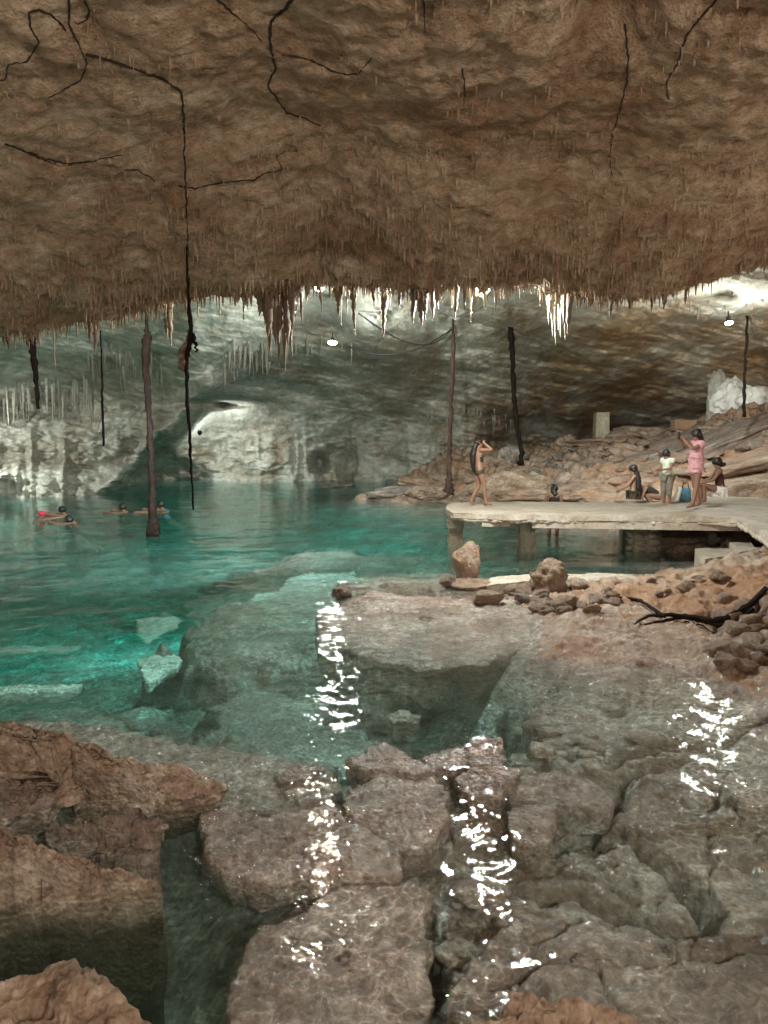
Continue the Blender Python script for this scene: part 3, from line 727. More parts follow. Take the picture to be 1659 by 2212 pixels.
# slabs lying just under the surface in front
G = 'broken slabs under the shallow water'
slab('broad pinkish grey slab lying just under the water left of centre', [(428, 1790), (440, 1760), (480, 1740), (525, 1738), (560, 1765), (600, 1752), (700, 1745), (735, 1752), (790, 1790), (850, 1832), (866, 1858), (850, 1880), (760, 1890), (690, 1898), (560, 1897), (480, 1882), (455, 1850), (432, 1820)], -.06, .20, M_SLAB, G, amp=.03)
slab('upright brown slab right of the broad pinkish slab', [(735, 1715), (770, 1690), (812, 1665), (870, 1675), (930, 1682), (966, 1712), (955, 1760), (948, 1800), (930, 1838), (870, 1838), (800, 1795), (755, 1760)], -.05, .20, M_SLAB, G, amp=.035)
slab('flat brown rock like a wedge above the upright brown slab', [(748, 1638), (790, 1622), (840, 1608), (890, 1630), (940, 1662), (900, 1672), (830, 1664), (765, 1655)], -.02, .20, M_SLAB, G, amp=.04)
slab('reddish rock standing up out of the rock heap in midwater', [(1000, 1612), (1035, 1590), (1085, 1600), (1098, 1640), (1080, 1655), (1020, 1650)], -.01, .20, M_SLAB, G, amp=.05)
slab('grey brown rock left of the reddish upright one', [(905, 1640), (950, 1618), (1010, 1618), (1030, 1650), (985, 1664), (930, 1662)], -.03, .20, M_SLAB, G, amp=.04)
slab('rounded brown rock in the middle of the rock heap', [(990, 1678), (1030, 1655), (1080, 1650), (1118, 1660), (1115, 1692), (1080, 1718), (1030, 1722), (1000, 1705)], -.02, .20, M_SLAB, G, amp=.045, crown=.1)
slab('dark brown block below the rounded rock', [(972, 1752), (1020, 1738), (1075, 1738), (1095, 1765), (1090, 1805), (1050, 1825), (985, 1812), (970, 1780)], -.16, .20, M_SLAB, G, amp=.04)
slab('squarish brown block with a straight right side', [(1092, 1752), (1140, 1738), (1200, 1732), (1196, 1775), (1185, 1815), (1140, 1822), (1105, 1812)], -.07, .20, M_SLAB, G, amp=.03)
slab('long grey ledge above the squarish block', [(1080, 1712), (1130, 1672), (1200, 1668), (1270, 1690), (1320, 1712), (1330, 1738), (1290, 1748), (1220, 1735), (1150, 1728), (1100, 1732)], -.07, .20, M_BED, G, amp=.035)
slab('big speckled slab at the bottom with a rusty stripe at its right end', [(496, 2110), (520, 2050), (570, 2005), (640, 1965), (720, 1930), (800, 1908), (880, 1908), (925, 1945), (922, 2020), (915, 2120), (908, 2260), (760, 2290), (560, 2280), (500, 2190)], -.10, .20, M_SLAB, G, amp=.02)
slab('small slab between the broad slab and the shelf', [(590, 1672), (640, 1650), (690, 1660), (668, 1684), (615, 1690)], -.10, .2, M_SLAB, G, amp=.05)
slab('flat rock at the right edge beside a dark hole', [(1590, 1718), (1640, 1705), (1720, 1705), (1740, 1740), (1640, 1745), (1600, 1735)], -.07, .25, M_BED, G, amp=.04)
RUB = {M_BED.name: MB(), M_SLAB.name: MB()}
def loose(q, sz, seed, rz, m):
    V = boulder_mesh(seed, .6, .28, 2, .5); c, s_ = math.cos(rz), math.sin(rz)
    RUB[m.name].add([(q[0]+(v.co.x*c-v.co.y*s_)*sz*1.2, q[1]+(v.co.x*s_+v.co.y*c)*sz, q[2]+v.co.z*sz*.75) for v in V.vertices], [tuple(f.vertices) for f in V.polygons]); bpy.data.meshes.remove(V)
def sunk(n, box, smin, smax, label, group, m, depth):
    for i in range(n):
        q = PZ(rg.uniform(box[0], box[1]), rg.uniform(box[2], box[3]), 0); z = min(bed_at(q.x, q.y), depth)
        sz = rg.uniform(smin, smax)
        loose((q.x, q.y, z+sz*.25), sz*rg.uniform(.8, 1.2), 500+rg.randint(0, 8), rg.uniform(0, 6.28), m)
sunk(48, (860, 1180, 1560, 1720), .05, .15, 'stone packed between the slabs of the rock heap in midwater', 'stones between the slabs of the midwater heap', M_SLAB, -.16)
sunk(60, (1060, 1400, 1470, 1680), .04, .13, 'small stone on the shallow bed right of the midwater heap', 'stones right of the midwater heap', M_BED, -.18)
sunk(30, (620, 860, 1660, 1760), .04, .11, 'small stone in the crevice above the broad pinkish slab', 'stones above the broad slab', M_BED, -.14)
sunk(34, (940, 1140, 1840, 2100), .04, .12, 'stone in the channel right of the broad pinkish slab', 'stones in the channel', M_SLAB, -.22)
sunk(26, (700, 1100, 1480, 1560), .10, .24, 'dark stone in the hollow before the huge slab', 'stones in the hollow before the huge slab', M_BED, -.75)
sunk(40, (0, 560, 1340, 1500), .10, .30, 'stone on the green bed off the left shelf', 'stones on the green bed', M_BED, -1.0)
tag(RUB[M_BED.name].build('rubble', M_BED), 'loose pale stones strewn over the pool bed', 'rubble', kind='stuff')
tag(RUB[M_SLAB.name].build('rubble', M_SLAB), 'small brown stones packed in the crevices between the sunken slabs', 'rubble', kind='stuff')
# big tilted slab in midwater
slab('huge flat slab lying just under the water with a dark overhanging front', [(722, 1300, -.03), (800, 1278, -.01), (920, 1285, .0), (1050, 1300, .0), (1170, 1322, .0), (1188, 1350, -.02), (1130, 1395, -.09), (1040, 1430, -.14), (900, 1436, -.16), (800, 1418, -.14), (748, 1395, -.12), (690, 1380, -.10), (706, 1340, -.06)], -.08, .75, M_SLAB, amp=.022, edge=.04, flare=-1.5)
slab('pale broken slab glowing green deep under the water left of the huge slab', [(300, 1425), (340, 1408), (385, 1418), (392, 1438), (350, 1455), (322, 1478), (305, 1462)], -.7, .12, M_WHITESTONE, amp=.03)
slab('pale narrow slab underwater at the left edge', [(-40, 1485), (60, 1478), (170, 1478), (150, 1492), (20, 1500), (-40, 1502)], -.65, .12, M_WHITESTONE, amp=.03)
slab('rounded pale boulder in the dark hollow before the huge slab', [(770, 1470), (800, 1462), (840, 1472), (850, 1495), (820, 1505), (780, 1492)], -.5, .3, M_BED, amp=.05, crown=.3)
slab('dark fish shaped rock lying on the bed before the huge slab', [(830, 1545), (870, 1535), (910, 1545), (900, 1560), (850, 1560)], -.4, .2, M_SLAB, amp=.05)
# emergent stump, rubble line and the pile
p = PZ(1010, 1258, 0)
boulder('upright reddish brown stump of rock standing in the water before the jetty', p+Vector((0, 0.15, .20)), (.25, .24, .40), M_GROUND, seed=11, flat=1.0, rough=.16, block=.9, name='rock_stump', sub=5)
boulder('low brown ledge at the foot of the rock stump', p+Vector((.10, -.25, .02)), (.42, .30, .14), M_GROUND, seed=12, rough=.2, block=.5, sub=5)
def pile(n, box, smin, smax, label, group, m, zoff=0.0, seeds=6, cat='stone', name='stone', flat=0.7, dens=None):
    for i in range(n):
        dx = rg.uniform(box[0], box[1]); t = (dx-box[0])/max(1, box[1]-box[0]); dy = rg.uniform(box[2], box[3])+t*box[4]
        q = PZ(dx, dy, 0)
        for _ in range(4):
            z = max(bed_at(q.x, q.y), -0.25); q = PZ(dx, dy, z)
        s = rg.uniform(smin, smax)*rg.uniform(.7, 1.2)
        boulder(label, q+Vector((0, 0, s*zoff)), (s*rg.uniform(.8, 1.5), s*rg.uniform(.8, 1.3), s*rg.uniform(.7, 1.1)), m, group, seed=200+rg.randint(0, seeds), rz=rg.uniform(0, 6.28), name=name, cat=cat, flat=flat, rough=.3, block=.4, sub=3, tilt=(rg.uniform(-.3, .3), rg.uniform(-.3, .3)))
pile(46, (722, 1190, 1262, 1282, 28), .035, .095, 'small wet stone in the line of rubble along the back of the huge slab', 'stones along the back of the huge slab', M_SLAB, .3)
pile(40, (1060, 1330, 1262, 1320, 10), .06, .14, 'brown stone in the rubble heap at the water end of the rocky spit', 'stones of the rubble heap on the spit', M_GROUND, .3)
pile(30, (1120, 1600, 1255, 1300, -12), .03, .10, 'loose stone scattered on the pale top of the rocky spit', 'loose stones on the spit', M_GROUND, .3)
pile(46, (1560, 1750, 1290, 1440, 30), .05, .17, 'brown rock in the heap at the right edge below the thick black root', 'rocks heaped at the right edge', M_GROUND, .3)
boulder('dark sharp rock at the left tip of the rubble line', PZ(738, 1280, .05), (.13, .10, .13), M_SLAB, seed=21, flat=.9, name='stone', cat='stone', rough=.35)
boulder('round dark stone perched on the rubble line below the rock stump', PZ(965, 1252, .10), (.12, .11, .13), M_SLAB, seed=22, flat=.9, name='stone', cat='stone')
boulder('peaked brown rock topping the rubble heap', PZ(1192, 1262, .18), (.30, .26, .30), M_GROUND, seed=23, flat=.95, rough=.4, sub=5)
boulder('brown block with a pale flat top in the rubble heap', PZ(1058, 1290, .10), (.24, .15, .13), M_GROUND, seed=24, flat=.7, rough=.15, block=.9, sub=5)
boulder('rounded brown rock beside the peaked rock', PZ(1215, 1310, .12), (.17, .15, .17), M_GROUND, seed=25, flat=.8)
slab('rounded wet boulder with a glossy left shoulder at the water end of the spit', [(1190, 1345, .10), (1260, 1310, .16), (1360, 1300, .2), (1450, 1320, .2), (1520, 1365, .16), (1560, 1420, .08), (1480, 1435, .03), (1360, 1425, .02), (1250, 1400, .02), (1188, 1378, .04)], .1, .45, M_GROUND, amp=.035, edge=.08, crown=.06)
slab('olive slab dipping under the water below the wet boulder', [(1130, 1425, -.03), (1180, 1392, .0), (1300, 1415, .0), (1430, 1428, .0), (1500, 1440, -.02), (1440, 1468, -.10), (1340, 1480, -.16), (1240, 1472, -.16), (1150, 1455, -.10)], -.1, .35, M_GROUND, amp=.03)
# pale cement strip along the back of the spit
slab('pale worn cement strip along the water behind the rubble heap', [(1050, 1248), (1130, 1240), (1300, 1240), (1500, 1244), (1640, 1250), (1640, 1262), (1500, 1262), (1300, 1256), (1120, 1258), (1055, 1262)], .10, .3, M_CONC, name='cement_ledge', cat='ledge', amp=.01, edge=.02, n=260)
# mound rocks behind the jetty
def mrock(label, dx, dy, D, size, m=M_GROUND, seed=0, group=None, flat=.7, rough=.28, rz=0.0, block=.4, tilt=(0, 0)):
    q = PY(dx, dy, D); z = bed_at(q.x, q.y)
    return boulder(label, q, size, m, group, seed=seed, flat=flat, rough=rough, rz=rz, block=block, sub=5, tilt=tilt)
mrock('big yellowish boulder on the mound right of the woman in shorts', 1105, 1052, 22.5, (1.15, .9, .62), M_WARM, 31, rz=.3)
mrock('lower ochre boulder under the big yellowish one', 1150, 1076, 21.0, (1.3, .8, .42), M_GROUND, 32)
mrock('long grey rock sloping into the water at the tip of the mound', 880, 1066, 28.5, (1.9, 1.0, .38), M_BED, 33, rz=.25)
mrock('mossy rock above the long grey rock', 930, 1045, 30.5, (1.3, 1.0, .42), M_GROUND, 34, rz=.2)
mrock('ochre rock with a dark hollow by the root pole', 925, 1066, 27.5, (.75, .6, .35), M_WARM, 35)
mrock('round pale boulder by the bent dark root', 1105, 990, 28.5, (.52, .5, .5), M_BED, 36, flat=.85)
mrock('upright ochre boulder on the crest of the mound', 1222, 968, 29.5, (.52, .45, .52), M_WARM, 37, flat=.9)
mrock('brown rock left of the round pale boulder', 1060, 1003, 29.0, (.7, .5, .42), M_GROUND, 38)
mrock('flat rock on the mound above the cinder block', 1150, 1020, 25.5, (1.0, .7, .3), M_GROUND, 39)
mrock('low ochre mound rock at the crest behind the stone post', 1400, 935, 28.5, (1.2, .8, .4), M_WARM, 40)
mrock('rock ledge under the stone post', 1345, 958, 27.5, (2.2, .8, .28), M_GROUND, 41, block=.7)
mrock('ochre boulder between the women on the jetty', 1290, 1068, 20.2, (1.2, .7, .42), M_GROUND, 42)
mrock('brown boulder behind the woman with long hair', 1345, 1045, 20.6, (1.0, .7, .42), M_GROUND, 43)
for i, (x, y, D, L, w, h, tl) in enumerate([(1380, 995, 23.5, 2.6, .6, .16, -.28), (1450, 1000, 22.0, 2.5, .6, .2, -.25), (1560, 960, 22.3, 2.6, .8, .25, -.3), (1600, 1010, 20.0, 2.2, .8, .3, -.22), (1590, 925, 24.0, 2.2, .8, .24, -.3), (1620, 1050, 18.8, 1.6, .7, .3, -.12), (1500, 940, 25, 2.2, .7, .2, -.22)]):
    mrock(['long pale slab leaning up the slope behind the boy', 'brown slab below the long pale one', 'upper leaning slab on the right slope', 'brown slab above the seated woman', 'pale topped slab high on the right slope', 'reddish rock at the right end of the jetty', 'dark layered slab under the right lamp'][i],
          x, y, D, (L, w, h), [M_BED, M_GROUND, M_SLAB, M_GROUND, M_SLAB, M_WARM, M_SLAB][i], 50+i, rz=.25, block=.8, rough=.22, flat=1.0, tilt=(0, tl))
def scatter(n, box, D0, D1, smin, smax, label, group, m, seeds=6):
    for i in range(n):
        dx = rg.uniform(box[0], box[1]); D = rg.uniform(D0, D1); q = PY(dx, 1000, D); z = bed_at(q.x, q.y)
        if z < 0.05: continue
        s = rg.uniform(smin, smax)
        boulder(label, (q.x, q.y, z+s*.2), (s*rg.uniform(.8, 1.7), s, s*rg.uniform(.5, .9)), m, group, seed=300+rg.randint(0, seeds), rz=rg.uniform(0, 3), rough=.3, block=.4, sub=3, name='stone', cat='stone', tilt=(rg.uniform(-.3, .3), rg.uniform(-.3, .3)))
scatter(40, (940, 1120), 24.5, 31, .12, .38, 'stone on the left shoulder of the mound behind the woman in shorts', 'stones on the left of the mound', M_GROUND)
scatter(60, (1130, 1300), 21.5, 27, .07, .24, 'pale rubble stone round the cinder block on the mound', 'pale rubble round the cinder block', M_BED)
scatter(45, (1300, 1480), 20, 28, .10, .34, 'stone on the ochre slope behind the boy and the girl', 'stones on the ochre slope', M_GROUND)
scatter(36, (1480, 1760), 19, 26, .12, .42, 'stone on the dark slope at the right behind the seated woman', 'stones on the dark right slope', M_SLAB)
# white boulders below the right lamp, and rock pillar
mrock('white calcite boulder under the right cave lamp', 1590, 855, 26.0, (.8, .6, .75), M_WHITESTONE, 61, flat=1.0)
mrock('white calcite boulder at the right edge', 1660, 870, 25.0, (.9, .6, .6), M_WHITESTONE, 62, flat=1.0)
mrock('brown rock column left of the white boulders', 1550, 868, 26.5, (.45, .45, 1.0), M_WALL, 63, flat=1.0)
mrock('small flat rock just above the far water', 722, 1050, 37.0, (.9, .7, .22), M_BED, 64)

# ================================================================ DRIPSTONE
def drip_mesh(seed, m, seg=9):
    """knobbly unit stalactite, top at z=0, tip at z=-1, widest radius about 1"""
    rs = random.Random(seed); n = 22; V = []; F = []; x = y = 0.0
    for i in range(n+1):
        t = i/n; x += rs.uniform(-.09, .09); y += rs.uniform(-.09, .09)
        r = (1-t)**0.75*(1+.26*rs.uniform(-1, 1))+.10*(1-t)+.05
        if i < 3: r *= 1.7-.25*i
        for q in range(seg):
            a = 6.2832*q/seg; rr = r*(1+.22*rs.uniform(-1, 1)); V.append((x+math.cos(a)*rr, y+math.sin(a)*rr, -t))
    for i in range(n):
        for q in range(seg): F.append((i*seg+q, i*seg+(q+1) % seg, (i+1)*seg+(q+1) % seg, (i+1)*seg+q))
    F.append(tuple(range(seg))[::-1]); F.append(tuple(n*seg+q for q in range(seg)))
    me = bpy.data.meshes.new('stalactite'); me.from_pydata(V, [], F); me.update()
    me.polygons.foreach_set('use_smooth', [True]*len(me.polygons)); me.materials.append(m); return me
_drips = {'brown': [drip_mesh(i, M_STAL) for i in range(7)], 'pale': [drip_mesh(40+i, M_STAL_PALE) for i in range(7)], 'grey': [drip_mesh(60+i, M_WALL) for i in range(5)]}
def drip(kind, p, L, w, label, group):
    me = rg.choice(_drips[kind]); o = bpy.data.objects.new('stalactite', me); COL.objects.link(o)
    o.location = p; o.scale = (w/2, w/2, L); o.rotation_euler = (rg.uniform(-.03, .03), rg.uniform(-.03, .03), rg.uniform(0, 6.28))
    tag(o, label, 'stalactite', group); return o
def lipdrip(dx, dy, w, kind, D=10.2, label=None, group=None):
    tip = PY(dx, dy, D); z = float(ceil_z(np.array([tip.x]), np.array([D]))[0])+.06
    L = max(.12, z-tip.z)
    drip(kind, (tip.x, tip.y, z), L, w/FD*D*1.25, label, group)
def r1(px, py): return px*.663/1.8228, (1100+.663*py)/1.8228
def r2(px, py): return (1000+.6028*px)/1.8228, (1100+.6028*py)/1.8228
def r3(px, py): return (1900+.6775*px)/1.8228, (1100+.6775*py)/1.8228
GL = {'dark cluster': ('brown stalactite of the big dark cluster left of the middle cave lamp', 'stalactites of the big dark cluster'),
      'mid brown': ('brown stalactite hanging from the lip between the dark cluster and the jetty end', 'brown lip stalactites in the middle'),
      'mid pale': ('thin pale lit stalactite hanging from the lip in the middle', 'pale lit lip stalactites in the middle'),
      'green': ('bright greenish white stalactite in the lit bunch above the jetty', 'lit bunch above the jetty'),
      'left pale': ('thin pale stalactite hanging from the lip left of the long root', 'pale lip stalactites at the left')}
for x, y, w in [(60, 300, 50), (100, 500, 45), (135, 440, 50), (90, 380, 60), (170, 420, 60), (215, 430, 55), (250, 330, 50), (160, 600, 26), (212, 612, 22), (185, 560, 24), (300, 300, 24), (40, 240, 40), (275, 250, 40), (230, 520, 30)]:
    lipdrip(*r2(x, y), w*.36, 'brown', 10.3+rg.uniform(-.25, .35), *GL['dark cluster'])
for x, y, w in [(540, 230, 34), (560, 250, 30), (645, 372, 30), (850, 372, 38), (1045, 290, 40), (1085, 320, 46), (1150, 262, 40), (1110, 270, 40), (1320, 280, 30), (770, 190, 30), (430, 215, 20), (1200, 200, 30), (1580, 210, 22), (1380, 200, 22), (950, 190, 26)]:
    lipdrip(*r2(x, y), w*.36, 'brown', 10.3+rg.uniform(-.2, .2), *GL['mid brown'])
for x, y, w in [(520, 150, 22), (567, 305, 18), (612, 245, 20), (660, 352, 22), (852, 376, 22), (872, 200, 24), (895, 190, 16), (1035, 200, 20), (1175, 265, 16), (1280, 175, 30), (1300, 190, 18), (1420, 240, 18), (1412, 318, 16), (1470, 170, 26), (1500, 195, 34), (1515, 160, 20), (292, 190, 20), (345, 165, 22), (95, 230, 16), (310, 180, 18)]:
    lipdrip(*r2(x, y), w*.32, 'pale', 10.65+rg.uniform(-.1, .15), *GL['mid pale'])
for x, y, w in [(380, 260, 30), (400, 330, 30), (418, 385, 28), (440, 300, 30), (452, 345, 22), (425, 240, 36), (395, 210, 40), (462, 240, 24), (545, 190, 22), (335, 150, 12)]:
    lipdrip(*r3(x, y), w*.30, 'pale', 10.7+rg.uniform(-.1, .1), *GL['green'])
for x, y, w in [(480, 350, 34), (505, 330, 34), (750, 230, 26), (470, 300, 20), (625, 160, 22), (1060, 180, 30), (690, 170, 24), (860, 180, 24), (1180, 150, 22), (980, 190, 20)]:
    lipdrip(*r3(x, y), w*.37, 'brown', 10.3+rg.uniform(-.2, .2), 'brown stalactite hanging from the lip right of the lit bunch', 'brown lip stalactites at the right')
for x, y, w in [(325, 545, 16), (335, 400, 22), (95, 420, 22), (400, 380, 20), (460, 350, 24), (490, 300, 26), (930, 260, 20), (905, 250, 18), (1020, 240, 18), (985, 240, 16), (1180, 250, 14), (1450, 265, 18), (1305, 240, 14), (670, 330, 12), (560, 240, 12), (630, 250, 14)]:
    lipdrip(*r1(x, y), w*.3, 'pale', 10.45+rg.uniform(-.1, .2), *GL['left pale'])
for x, y, w in [(560, 430, 60), (545, 380, 50), (1005, 400, 45), (1000, 350, 50), (60, 420, 40), (160, 420, 40), (240, 400, 30), (20, 400, 34)]:
    lipdrip(*r1(x, y), w*.32, 'brown', 10.6+rg.uniform(-.1, .3), 'brown stalactite hanging from the lip at the left', 'brown lip stalactites at the left')
# far stalactites on the ceiling of the second chamber and down the left wall
def fardrip(dx, dy, L, w, kind, label, group, off=-.3):
    D = float(far_depth(np.array([dx]), np.array([dy]))[0])+off; p = PY(dx, dy, D)
    drip(kind, (p.x, p.y, p.z+.25), L/FD*D+.25, w/FD*D, label, group)
def boxdrips(n, x0, x1, y0, y1, L0, L1, w0, w1, kind, label, group):
    for i in range(n):
        fardrip(rg.uniform(x0, x1), rg.uniform(y0, y1), rg.uniform(L0, L1), rg.uniform(w0, w1), kind, label, group)
boxdrips(44, 190, 350, 750, 815, 8, 45, 3, 8, 'grey', 'grey stalactite on the low ceiling between the long root and the thick root', 'grey stalactites by the thick root')
boxdrips(34, 480, 590, 735, 790, 10, 55, 3, 9, 'grey', 'grey green stalactite in the patch right of the long root', 'grey green stalactites right of the long root')
boxdrips(16, 600, 765, 735, 760, 10, 34, 3, 6, 'pale', 'small bright stalactite round the middle cave lamp', 'bright stalactites round the middle lamp')
boxdrips(44, 0, 200, 815, 870, 20, 85, 3, 10, 'grey', 'long drapery stalactite in the dark recess at the left', 'drapery in the dark left recess')
boxdrips(26, 900, 1120, 880, 930, 5, 16, 3, 6, 'grey', 'drip formation low on the far wall behind the root pole', 'drips low on the far wall')
boxdrips(12, 1440, 1640, 640, 690, 6, 20, 3, 6, 'brown', 'short stalactite near the right cave lamp', 'short stalactites near the right lamp')
def fringe():
    rs = np.random.RandomState(5); V = []; F = []; n = 0; seg = 5
    cnt = 0
    def cone(x, y, z, L, r):
        nonlocal n
        a = rs.uniform(0, 6.28); ang = a+np.arange(seg)*6.283/seg
        jx, jy = rs.uniform(-.2, .2, 2)*r
        for k, (t, rr) in enumerate(((-.12, 1.3), (.18, .95), (.6, .6), (.93, .28))):
            for q in ang: V.append((x+jx*k+math.cos(q)*rr*r, y+jy*k+math.sin(q)*rr*r, z-t*L))
        V.append((x+jx*3, y+jy*3, z-L*1.02))
        for k in range(3):
            for j in range(seg): F.append((n+k*seg+j, n+k*seg+(j+1) % seg, n+(k+1)*seg+(j+1) % seg, n+(k+1)*seg+j))
        for j in range(seg): F.append((n+3*seg+j, n+3*seg+(j+1) % seg, n+4*seg))
        n += 4*seg+1
    # dense zone at the lip
    m = 7500; y = 6.3+4.1*rs.rand(m)**0.62; x = (rs.rand(m)*2-1)*(y*.62+.8)
    dn = fbm(x*.9, y*.9, 0, 3, seed=30); z = ceil_z(x, y)
    keep = (dn+rs.rand(m)*1.1 > .25+.8*(1-sstep(6.3, 8.6, y)))
    for a, b, c, q in zip(x[keep], y[keep], z[keep], rs.rand(keep.sum())):
        s = sstep(6.5, 9.5, b); cone(a, b, c+.01, (.03+.14*q**2)*(.5+.8*s), .005+.018*rs.rand()**1.6)
    # sparse patches nearer the camera
    m = 2600; y = 3.6+3.6*rs.rand(m); x = (rs.rand(m)*2-1)*(y*.62+.8); dn = fbm(x*1.3, y*1.3, 0, 3, seed=31); z = ceil_z(x, y)
    keep = dn > .22
    for a, b, c, q in zip(x[keep], y[keep], z[keep], rs.rand(keep.sum())): cone(a, b, c+.01, .02+.10*q**3, .005+.010*rs.rand())
    me = bpy.data.meshes.new('stalactite_fringe'); me.from_pydata(V, [], F); me.update()
    o = link_mesh('stalactite_fringe', me, M_CEIL); tag(o, 'countless finger sized brown dripstones bristling from the near ceiling', 'dripstone', kind='stuff')
fringe()

# ================================================================ ROOTS
def root(label, pts, rad, seg=8, cat='root', rough=.2, m=None, group=None, name='hanging_root', twist=0.02, sub=5):
    rs = random.Random(len(label)+int(pts[0][0]*10)); P = []; R = []
    for i in range(len(pts)-1):
        a, b = Vector(pts[i]), Vector(pts[i+1])
        for k in range(sub):
            t = k/sub; P.append(a.lerp(b, t)+Vector([rs.uniform(-twist, twist) for _ in range(3)])); R.append((rad[i]*(1-t)+rad[i+1]*t)*rs.uniform(.85, 1.18))
    P.append(Vector(pts[-1])); R.append(rad[-1])
    b = MB(); b.tube(P, R, seg, rough=rough, rng=rs)
    o = b.build(name, m or M_ROOT); tag(o, label, cat, group); return o
def rp(f, pts, D, ws): return [PY(*f(x, y), D) for x, y in pts], [w*.364/FD*D/2 for w in ws]
P_, R_ = rp(r1, [(862, 20), (866, 160), (870, 290), (878, 350), (868, 430), (868, 560), (880, 700), (888, 850), (895, 1000), (900, 1150), (905, 1300), (908, 1400), (910, 1480), (910, 1545)], 17.3, [8, 12, 26, 50, 46, 38, 36, 36, 36, 36, 42, 54, 74, 84])
root('thick dark root like a trunk with a flared foot standing in the pool', P_, R_, 12, rough=.2, twist=.016)
P_, R_ = rp(r1, [(1108, -330), (1110, -180), (1112, -30), (1118, 80), (1125, 200), (1135, 330), (1118, 430), (1108, 540), (1112, 740), (1125, 900), (1132, 1050), (1140, 1200), (1148, 1370)], 8.5, [7, 9, 13, 18, 24, 30, 30, 22, 22, 20, 16, 13, 10])
root('long thin root hanging from the ceiling lip almost to the water at the left', P_, R_, 8, twist=.006)
P_, R_ = rp(r1, [(1135, 300), (1100, 420), (1085, 500), (1100, 545)], 8.55, [26, 50, 56, 20]); b = MB()
t = root('shaggy brown tuft of rootlets wrapped round the long thin root', P_, R_, 9, rough=.5, m=M_STAL, name='root_tuft', twist=.02)
P_, R_ = rp(r1, [(1140, 330), (1160, 380), (1168, 430)], 8.5, [26, 22, 8])
root('short stub of root sticking out beside the shaggy tuft', P_, R_, 8, name='root_stub')
P_, R_ = rp(r1, [(180, 230), (185, 350), (195, 430), (208, 540), (218, 650), (226, 770)], 21, [26, 50, 44, 30, 26, 20]); root('dark root hanging into the left recess', P_, R_, 8)
P_, R_ = rp(r1, [(600, 300), (600, 450), (605, 640), (612, 800), (615, 990)], 24, [8, 9, 14, 15, 16]); root('very thin root hanging left of the thick root', P_, R_, 6)
P_, R_ = rp(r2, [(1306, 190), (1300, 330), (1305, 400), (1300, 520), (1292, 700), (1287, 850), (1282, 1000), (1276, 1150), (1274, 1260), (1275, 1340), (1270, 1400)], 26.3, [10, 14, 26, 26, 27, 27, 30, 30, 34, 44, 70])
R_ = [r*.95 for r in R_]; root('straight brown root like a pole standing on the rocks at the end of the mound', P_, R_, 10, rough=.16, m=M_BARK)
P_, R_ = rp(r3, [(158, 180), (165, 330), (172, 420), (178, 560), (186, 700), (196, 830), (215, 930), (228, 1010), (222, 1060), (230, 1095)], 26.5, [20, 36, 32, 30, 30, 28, 24, 24, 34, 40]); root('dark root bending as it meets the mound behind the woman in shorts', P_, R_, 9, rough=.15)
P_, R_ = rp(r3, [(1540, 150), (1537, 230), (1530, 400), (1525, 520), (1518, 650), (1522, 800)], 21.5, [9, 14, 14, 13, 16, 18]); root('knotted thin dark root hanging beside the right cave lamp', P_, R_, 7, rough=.4, twist=.02)
# black roots on the spit
def gp(pts, z): return [PZ(x, y, z if not hasattr(z, '__len__') else z[i]) for i, (x, y) in enumerate(pts)]
root('thick black root sagging over the wet spit from the right edge', gp([(1740, 1190), (1680, 1240), (1640, 1290), (1600, 1320), (1570, 1336), (1540, 1340), (1500, 1334), (1450, 1328), (1400, 1330), (1370, 1348)], [.55, .5, .42, .36, .30, .28, .27, .27, .24, .20]), [.035, .036, .036, .034, .032, .032, .028, .025, .018, .008], 9, name='ground_root', twist=.004)
root('second black root running under the thick one', gp([(1660, 1290), (1600, 1336), (1560, 1352), (1520, 1346), (1480, 1332), (1430, 1342), (1385, 1350)], [.36, .28, .24, .23, .24, .2, .18]), [.02, .022, .024, .022, .02, .016, .008], 8, name='ground_root', twist=.006)
root('reddish brown root crossing the top of the wet boulder', gp([(1310, 1294), (1350, 1292), (1385, 1298), (1410, 1315), (1435, 1332)], [.24, .26, .27, .27, .26]), [.012, .02, .022, .022, .018], 8, name='ground_root', twist=.004)
root('thin forked twig below the black roots', gp([(1480, 1340), (1510, 1350), (1550, 1368)], [.24, .22, .2]), [.012, .009, .005], 6, name='twig', cat='twig')
root('thin dark twig on the pale cement strip', gp([(1340, 1278), (1390, 1292), (1440, 1284), (1480, 1270), (1560, 1252)], [.2, .2, .2, .2, .25]), [.006, .008, .007, .006, .004], 6, name='twig', cat='twig')
k = .496
